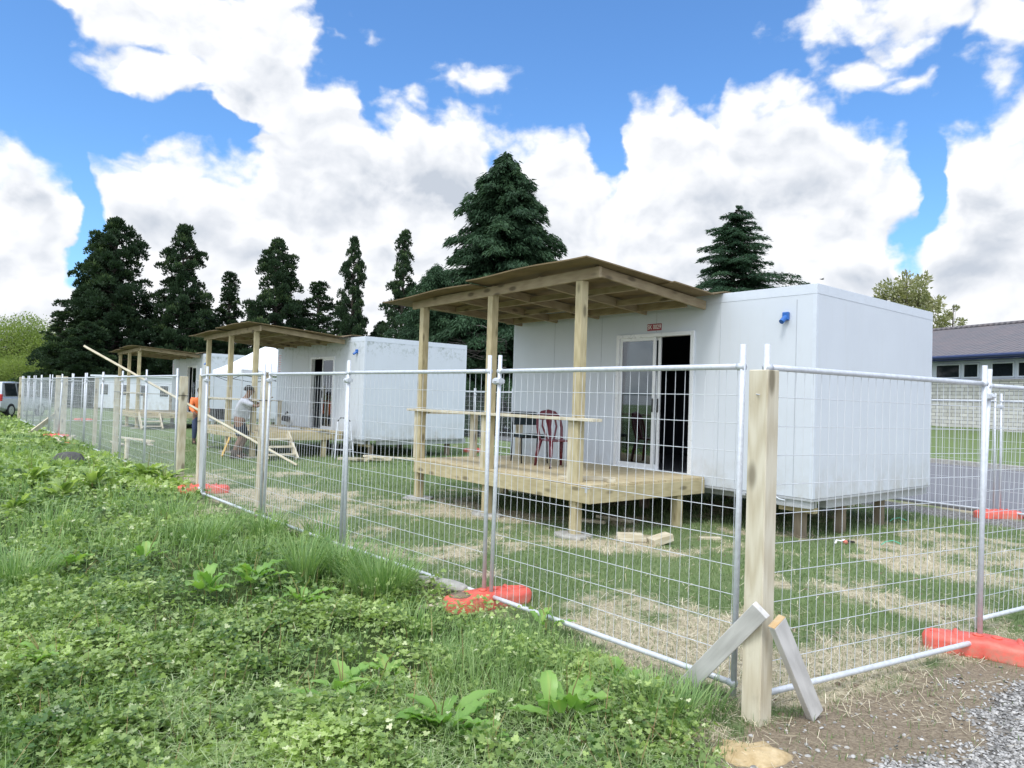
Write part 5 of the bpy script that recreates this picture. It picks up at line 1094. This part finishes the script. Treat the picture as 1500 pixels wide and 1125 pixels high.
# pale clippings on mown part
clipm = lambda x, y: weedmask(x, y)*np.clip((fbm(x*.8+9, y*.8, 3, 70)-.42)*4, .1, 1)
r = np.random.default_rng(23); x, y = place(60000, 2.9, 14, 1.6, clipm, r, -.95, .6); m_ = len(x); ST = np.array([(-.5, -1, 0), (.5, -1, 0), (.5, 1, .1), (-.5, 1, .1)], float); SF = np.array([(0, 1, 2, 3)])
V, F = scatter(ST, SF, np.stack([x, y, gz(x, y)+r.uniform(.05, .13, m_)], -1), rotz(r.uniform(0, 6.28, m_)) @ rotx(r.normal(0, .35, m_)), np.stack([r.uniform(.0015, .0035, m_), r.uniform(.012, .05, m_), r.uniform(-.2, .2, m_)], -1)); emit((V, F, np.repeat(r.random(m_), 4), 'pale cut grass clippings lying over the weeds', 'grass_clippings', 'clipping'))
# tall grass tufts
def tuft(x, y, n, h, label, seed, spread=.12, name='grass_tuft'):
    h *= 1.25; n = int(n*1.3)
    r = np.random.default_rng(seed); a = r.uniform(0, 6.28, n); rr_ = spread*np.sqrt(r.random(n)); px = rr_*np.cos(a); py = rr_*np.sin(a)
    R = rotz(a-math.pi/2+r.normal(0, .5, n)) @ rotx(-r.uniform(.0, .35, n)); hh = h*r.uniform(.5, 1.1, n)
    V, F = scatter(BT, BF, np.stack([px, py, np.zeros(n)-.01], -1), R, np.stack([r.uniform(.005, .012, n), hh*r.uniform(.3, 1.2, n), hh], -1)); t = fastmesh(name, V, F, 'grass_tall', None, np.repeat(r.random(n)*.75, 7)); t.location = (x, y, gz1(x, y))
    return tag(t, label, 'grass tuft', 'tall grass tufts along the fence')
for i, (u, v, n, h, sp_, lab) in enumerate([(560, 875, 420, .36, .26, 'largest tuft of long grass, left of the concrete lump'), (500, 850, 300, .36, .2, 'long grass tuft left of the largest one'), (445, 860, 170, .42, .10, 'upright tuft of blue-green grass left of the long grass'), (300, 800, 260, .26, .3, 'soft low grass tuft in the middle of the weeds'),
        (20, 860, 300, .30, .3, 'long grass tuft at the left edge'), (960, 1060, 260, .20, .25, 'grass tuft between the dock plant and the corner post'), (80, 780, 200, .28, .4, 'pale grass tuft in the left weeds'), (1010, 1040, 160, .16, .2, 'short grass tuft at the foot of the left prop board'), (130, 1115, 200, .16, .2, 'short grass tuft in the lower left corner'), (530, 1120, 140, .14, .2, 'short bright grass at the bottom edge under the dock plants'),
        (390, 790, 160, .34, .2, 'grass tuft in front of the timber post by the man'), (470, 790, 200, .33, .25, 'grass tuft touching the bottom rail left of the long grass'), (610, 930, 90, .18, .2, 'small tuft right below the long grass'), (250, 760, 200, .3, .4, 'tuft of long grass below the leafy dark weeds')]):
    x, y = G(u, v); tuft(x, y, n, h, lab, 100+i, sp_)
# dock plants with broad leaves
def dock(u, v, n, L, label, seed, mat='dock_leaf'):
    r = np.random.default_rng(seed); x, y = G(u, v); L = L*1.12; t = thing('dock_plant', label, 'plant', (x, y, gz1(x, y)+.05), 0, 'broad leaved dock plants in the weeds'); Vs = []; Fs = []; Rn = []; o = 0
    for i in range(n):
        az = i*2.4+r.normal()*.3; el_ = r.uniform(.3, 1.35); l = L*r.uniform(.55, 1.1); w = l*r.uniform(.13, .21); ns = 9; st = l*.25; base = r.normal(size=2)*.04
        for k in range(ns):
            f = k/(ns-1); s = st+l*f; ang_ = el_-f*f*r.uniform(.5, .9)-.1; rad_ = s*math.cos(el_)+.15*l*f*f; zz_ = s*math.sin(el_)-.55*l*f*f*math.sin(el_)
            ww = w*math.sin(math.pi*min(1, (.12+.88*f)))**.8*(1-.15*f)+.003; wob = .30*ww*math.sin(k*2.9+i*1.7)
            for s_, dz_ in ((-1, .28), (-.5, .08), (0, 0), (.5, .08), (1, .28)):
                Vs.append((base[0]+rad_*math.cos(az)-s_*ww*math.sin(az), base[1]+rad_*math.sin(az)+s_*ww*math.cos(az), zz_+dz_*ww+(wob if abs(s_) == 1 else 0)*s_)); Rn.append(0)
        rn_ = r.random(); Rn[-ns*5:] = [min(1, rn_*.8+(.0 if j % 5 != 2 else .22)) for j in range(ns*5)]
        for k in range(ns-1):
            for j in range(4): a_ = o+k*5+j; Fs.append((a_, a_+1, a_+6, a_+5))
        o += ns*5
    fastmesh('leaves', np.array(Vs), np.array(Fs), mat, t, np.array(Rn), smooth=True)
    b = MB()
    for i in range(2): a_ = r.uniform(0, 6.28); b.tube([(0, 0, -.02), (.03*math.cos(a_), .03*math.sin(a_), L*.5), (.09*math.cos(a_), .09*math.sin(a_), L*r.uniform(.8, 1.15))], [.005, .004, .002], 5)
    so_ = b.build('flower_stalk', 'dry_stalk', t)
    return t
for i, (u, v, n, L, lab) in enumerate([(830, 1075, 15, .27, 'biggest dock plant with broad bright leaves at the bottom, right of centre'), (645, 1090, 16, .23, 'dock plant with ragged leaves at the bottom centre'), (500, 1035, 14, .20, 'yellow-green dock plant in the lower middle of the weeds'), (455, 1060, 8, .15, 'small dock plant left of the yellow-green one'),
        (300, 885, 15, .27, 'broad dock plant with pale leaves, left of the upright grass'), (370, 870, 13, .27, 'dock plant between the pale-leaved one and the upright grass'), (440, 900, 9, .22, 'dock plant with grey-green leaves under the upright grass'), (100, 845, 9, .2, 'flat yellowish dock plant in the left weeds'), (215, 830, 8, .24, 'dock plant with one curled leaf, left middle'),
        (60, 1000, 8, .18, 'yellow-green dock plant at the left edge'), (720, 1110, 8, .14, 'small dock plant between the two bottom ones'), (900, 1020, 8, .14, 'small dark dock plant right of the biggest one'), (800, 930, 7, .17, 'dock leaves touching the bottom rail right of the red base'), (560, 1000, 7, .15, 'low dock plant above the ragged one'), (150, 960, 6, .12, 'little dock plant with a pale turned leaf, far left')]):
    dock(u, v, n, L, lab, 200+i)
for i, (u, v, n, L, lab) in enumerate([(215, 708, 26, .42, 'dark leafy weed clump at the fence, left of the thick post'), (240, 712, 18, .36, 'dark leafy weed beside the thick timber post'), (185, 704, 16, .36, 'dark leafy weed clump by the short stake'), (135, 720, 18, .4, 'leafy weed clump right of the grey rock'), (45, 715, 22, .42, 'big leafy weed clump left of the grey rock'), (90, 735, 16, .36, 'leafy weed clump below the grey rock'), (20, 760, 14, .3, 'leafy weed clump at the left edge below the others')]):
    dock(u, v, n, L, lab, 240+i, 'weed_leaf')
# dead stalks among the weeds
r = np.random.default_rng(35); x, y = place(900, 2.9, 12, 1.5, weedmask, r, -.95, .5); m_ = len(x); V, F = blades(x, y, r.uniform(.12, .3, m_), r.uniform(.003, .006, m_), r.uniform(.2, 1.6, m_), r); emit((V, F, np.repeat(r.random(m_), 7), 'dead brown stalks standing among the weeds', 'dead_stalks', 'dry_stem'))
r = np.random.default_rng(36); x, y = place(350, 2.9, 12, 1.5, weedmask, r, -.95, .5); m_ = len(x); V, F = scatter(LT, LF, np.stack([x, y, gz(x, y)+.14], -1), rotz(r.uniform(0, 6.28, m_)) @ rotx(r.normal(0, .9, m_)), r.uniform(.02, .045, m_)); emit((V, F, np.repeat(r.random(m_), len(LT)), 'pale torn leaves lying on the weeds', 'torn_leaves', 'clipping'))
# lawn blades and straw inside the fence
inside = lambda x, y: (1-weedmask(x, y))*(roadcoord(x, y) < -.12)*(1-gravelmask(x, y))
lawnm = lambda x, y: inside(x, y)*np.clip(1.1-1.1*strawmask(x, y), .16, 1)*np.clip(1.3-dirtmask(x, y)*1.35, .03, 1)
r = np.random.default_rng(31); x, y = place(230000, 3.6, 26, 1.55, lawnm, r, -.75, .85); m_ = len(x); h = r.uniform(.025, .06, m_)*np.clip(y/9, 1, 1.5)
V, F = blades(x, y, h, r.uniform(.003, .006, m_)*np.clip(y/6, 1, 3.5), r.uniform(.5, 1.4, m_), r); emit((V, F, np.repeat(np.clip(r.random(m_)*.7+(fbm(x, y, 3, 14)-.35)*.8, 0, 1), 7), 'short mown grass inside the fence', 'mown_grass', 'grass_lawn'))
strm = lambda x, y: inside(x, y)*np.clip(strawmask(x, y)*1.1+.05, 0, 1)*np.clip(1.15-dirtmask(x, y), .12, 1)+.0
r = np.random.default_rng(32); x, y = place(75000, 3.4, 16, 1.6, strm, r, -.7, .85); m_ = len(x)
V, F = scatter(ST, SF, np.stack([x, y, gz(x, y)+r.uniform(.004, .03, m_)], -1), rotz(r.uniform(0, 6.28, m_)) @ rotx(r.normal(0, .3, m_)), np.stack([r.uniform(.0018, .004, m_)*np.clip(y/5, 1, 2.5), r.uniform(.015, .06, m_), np.ones(m_)*.05], -1)); emit((V, F, np.repeat(r.random(m_), 4), 'dry straw scattered over the bare patches of lawn', 'straw', 'straw'))
# dark clods in the straw
r = np.random.default_rng(33); x, y = place(2600, 3.5, 14, 1.5, lambda x, y: inside(x, y)*np.clip((fbm(x*1.6, y*1.6, 3, 77)-.5)*5, 0.02, 1), r, -.6, .85); m_ = len(x)
RT = np.array([(math.cos(a_)*s_, math.sin(a_)*s_, z) for z, s_ in ((0, 1), (.55, .8)) for a_ in [k*math.pi/3 for k in range(6)]]+[(0, 0, .8)]); RF = np.array([(i, (i+1) % 6, 6+(i+1) % 6) for i in range(6)]+[(i, 6+(i+1) % 6, 6+i) for i in range(6)]+[(6+i, 6+(i+1) % 6, 12) for i in range(6)])
sz = r.uniform(.006, .022, m_); V, F = scatter(RT, RF, np.stack([x, y, gz(x, y)-.003], -1), rotz(r.uniform(0, 6.28, m_)) @ rotx(r.normal(0, .4, m_)), np.stack([sz*r.uniform(.7, 1.5, m_), sz, sz*.8], -1)); V += r.normal(size=V.shape)*.0015; o = fastmesh('soil_clods', V, F, 'soil'); tag(o, 'small dark clods of soil in the straw', 'soil', kind='stuff')
# gravel stones
t = newmat('gravel_stone'); a_ = t.add('ShaderNodeAttribute', attribute_name='rnd').outputs['Fac']; t.set(t.b.inputs['Base Color'], t.mix(a_, (.19, .185, .175), (.52, .505, .48))); t.b.inputs['Roughness'].default_value = .85
r = np.random.default_rng(34); x, y = place(60000, 2.9, 9, 1.4, lambda x, y: np.clip(gravelmask(x, y)*1.0+.03*(x > 1.2)*((x-1.5)*.5-(y-4.3)*.866 > .3), 0, 1), r, .3, 1.1); m_ = len(x); sz = r.uniform(.004, .012, m_)
V, F = scatter(RT, RF, np.stack([x, y, gz(x, y)-.002+r.uniform(0, .008, m_)], -1), rotz(r.uniform(0, 6.28, m_)) @ rotx(r.normal(0, .6, m_)), np.stack([sz*r.uniform(.8, 1.6, m_), sz, sz*r.uniform(.5, .9, m_)], -1)); V += r.normal(size=V.shape)*.001
tag(fastmesh('gravel', V, F, 'gravel_stone', None, np.repeat(r.random(m_), len(RT))), 'grey gravel in the lower right corner', 'gravel', kind='stuff')
# sawdust / pale clay mound by the corner post
x, y = G(1100, 1105); t = newmat('pale_clay'); o = t.add('ShaderNodeTexCoord').outputs['Object']; t.set(t.b.inputs['Base Color'], t.mix(t.maprange(t.noise(o, 14, 5, .7), .3, .7), (.38, .27, .13), (.6, .47, .28))); t.b.inputs['Roughness'].default_value = .95; bump(t, t.noise(o, 40, 4), .7, .01)
b = MB(); rr = random.Random(9); k_ = [rr.uniform(.8, 1.2) for _ in range(18)]; b.loft([[(.22*s_*k_[i]*math.cos(i*math.pi/9), .15*s_*k_[i]*math.sin(i*math.pi/9), z*.7+rr.uniform(-.004, .004)) for i in range(18)] for s_, z in ((1.1, -.02), (.8, .012), (.5, .03), (.2, .04), (.02, .042))]); o = b.build('clay_mound', 'pale_clay', None, smooth=True); o.location = (x, y, gz1(x, y)); tag(o, 'low mound of pale yellow clay in front of the corner post', 'soil')
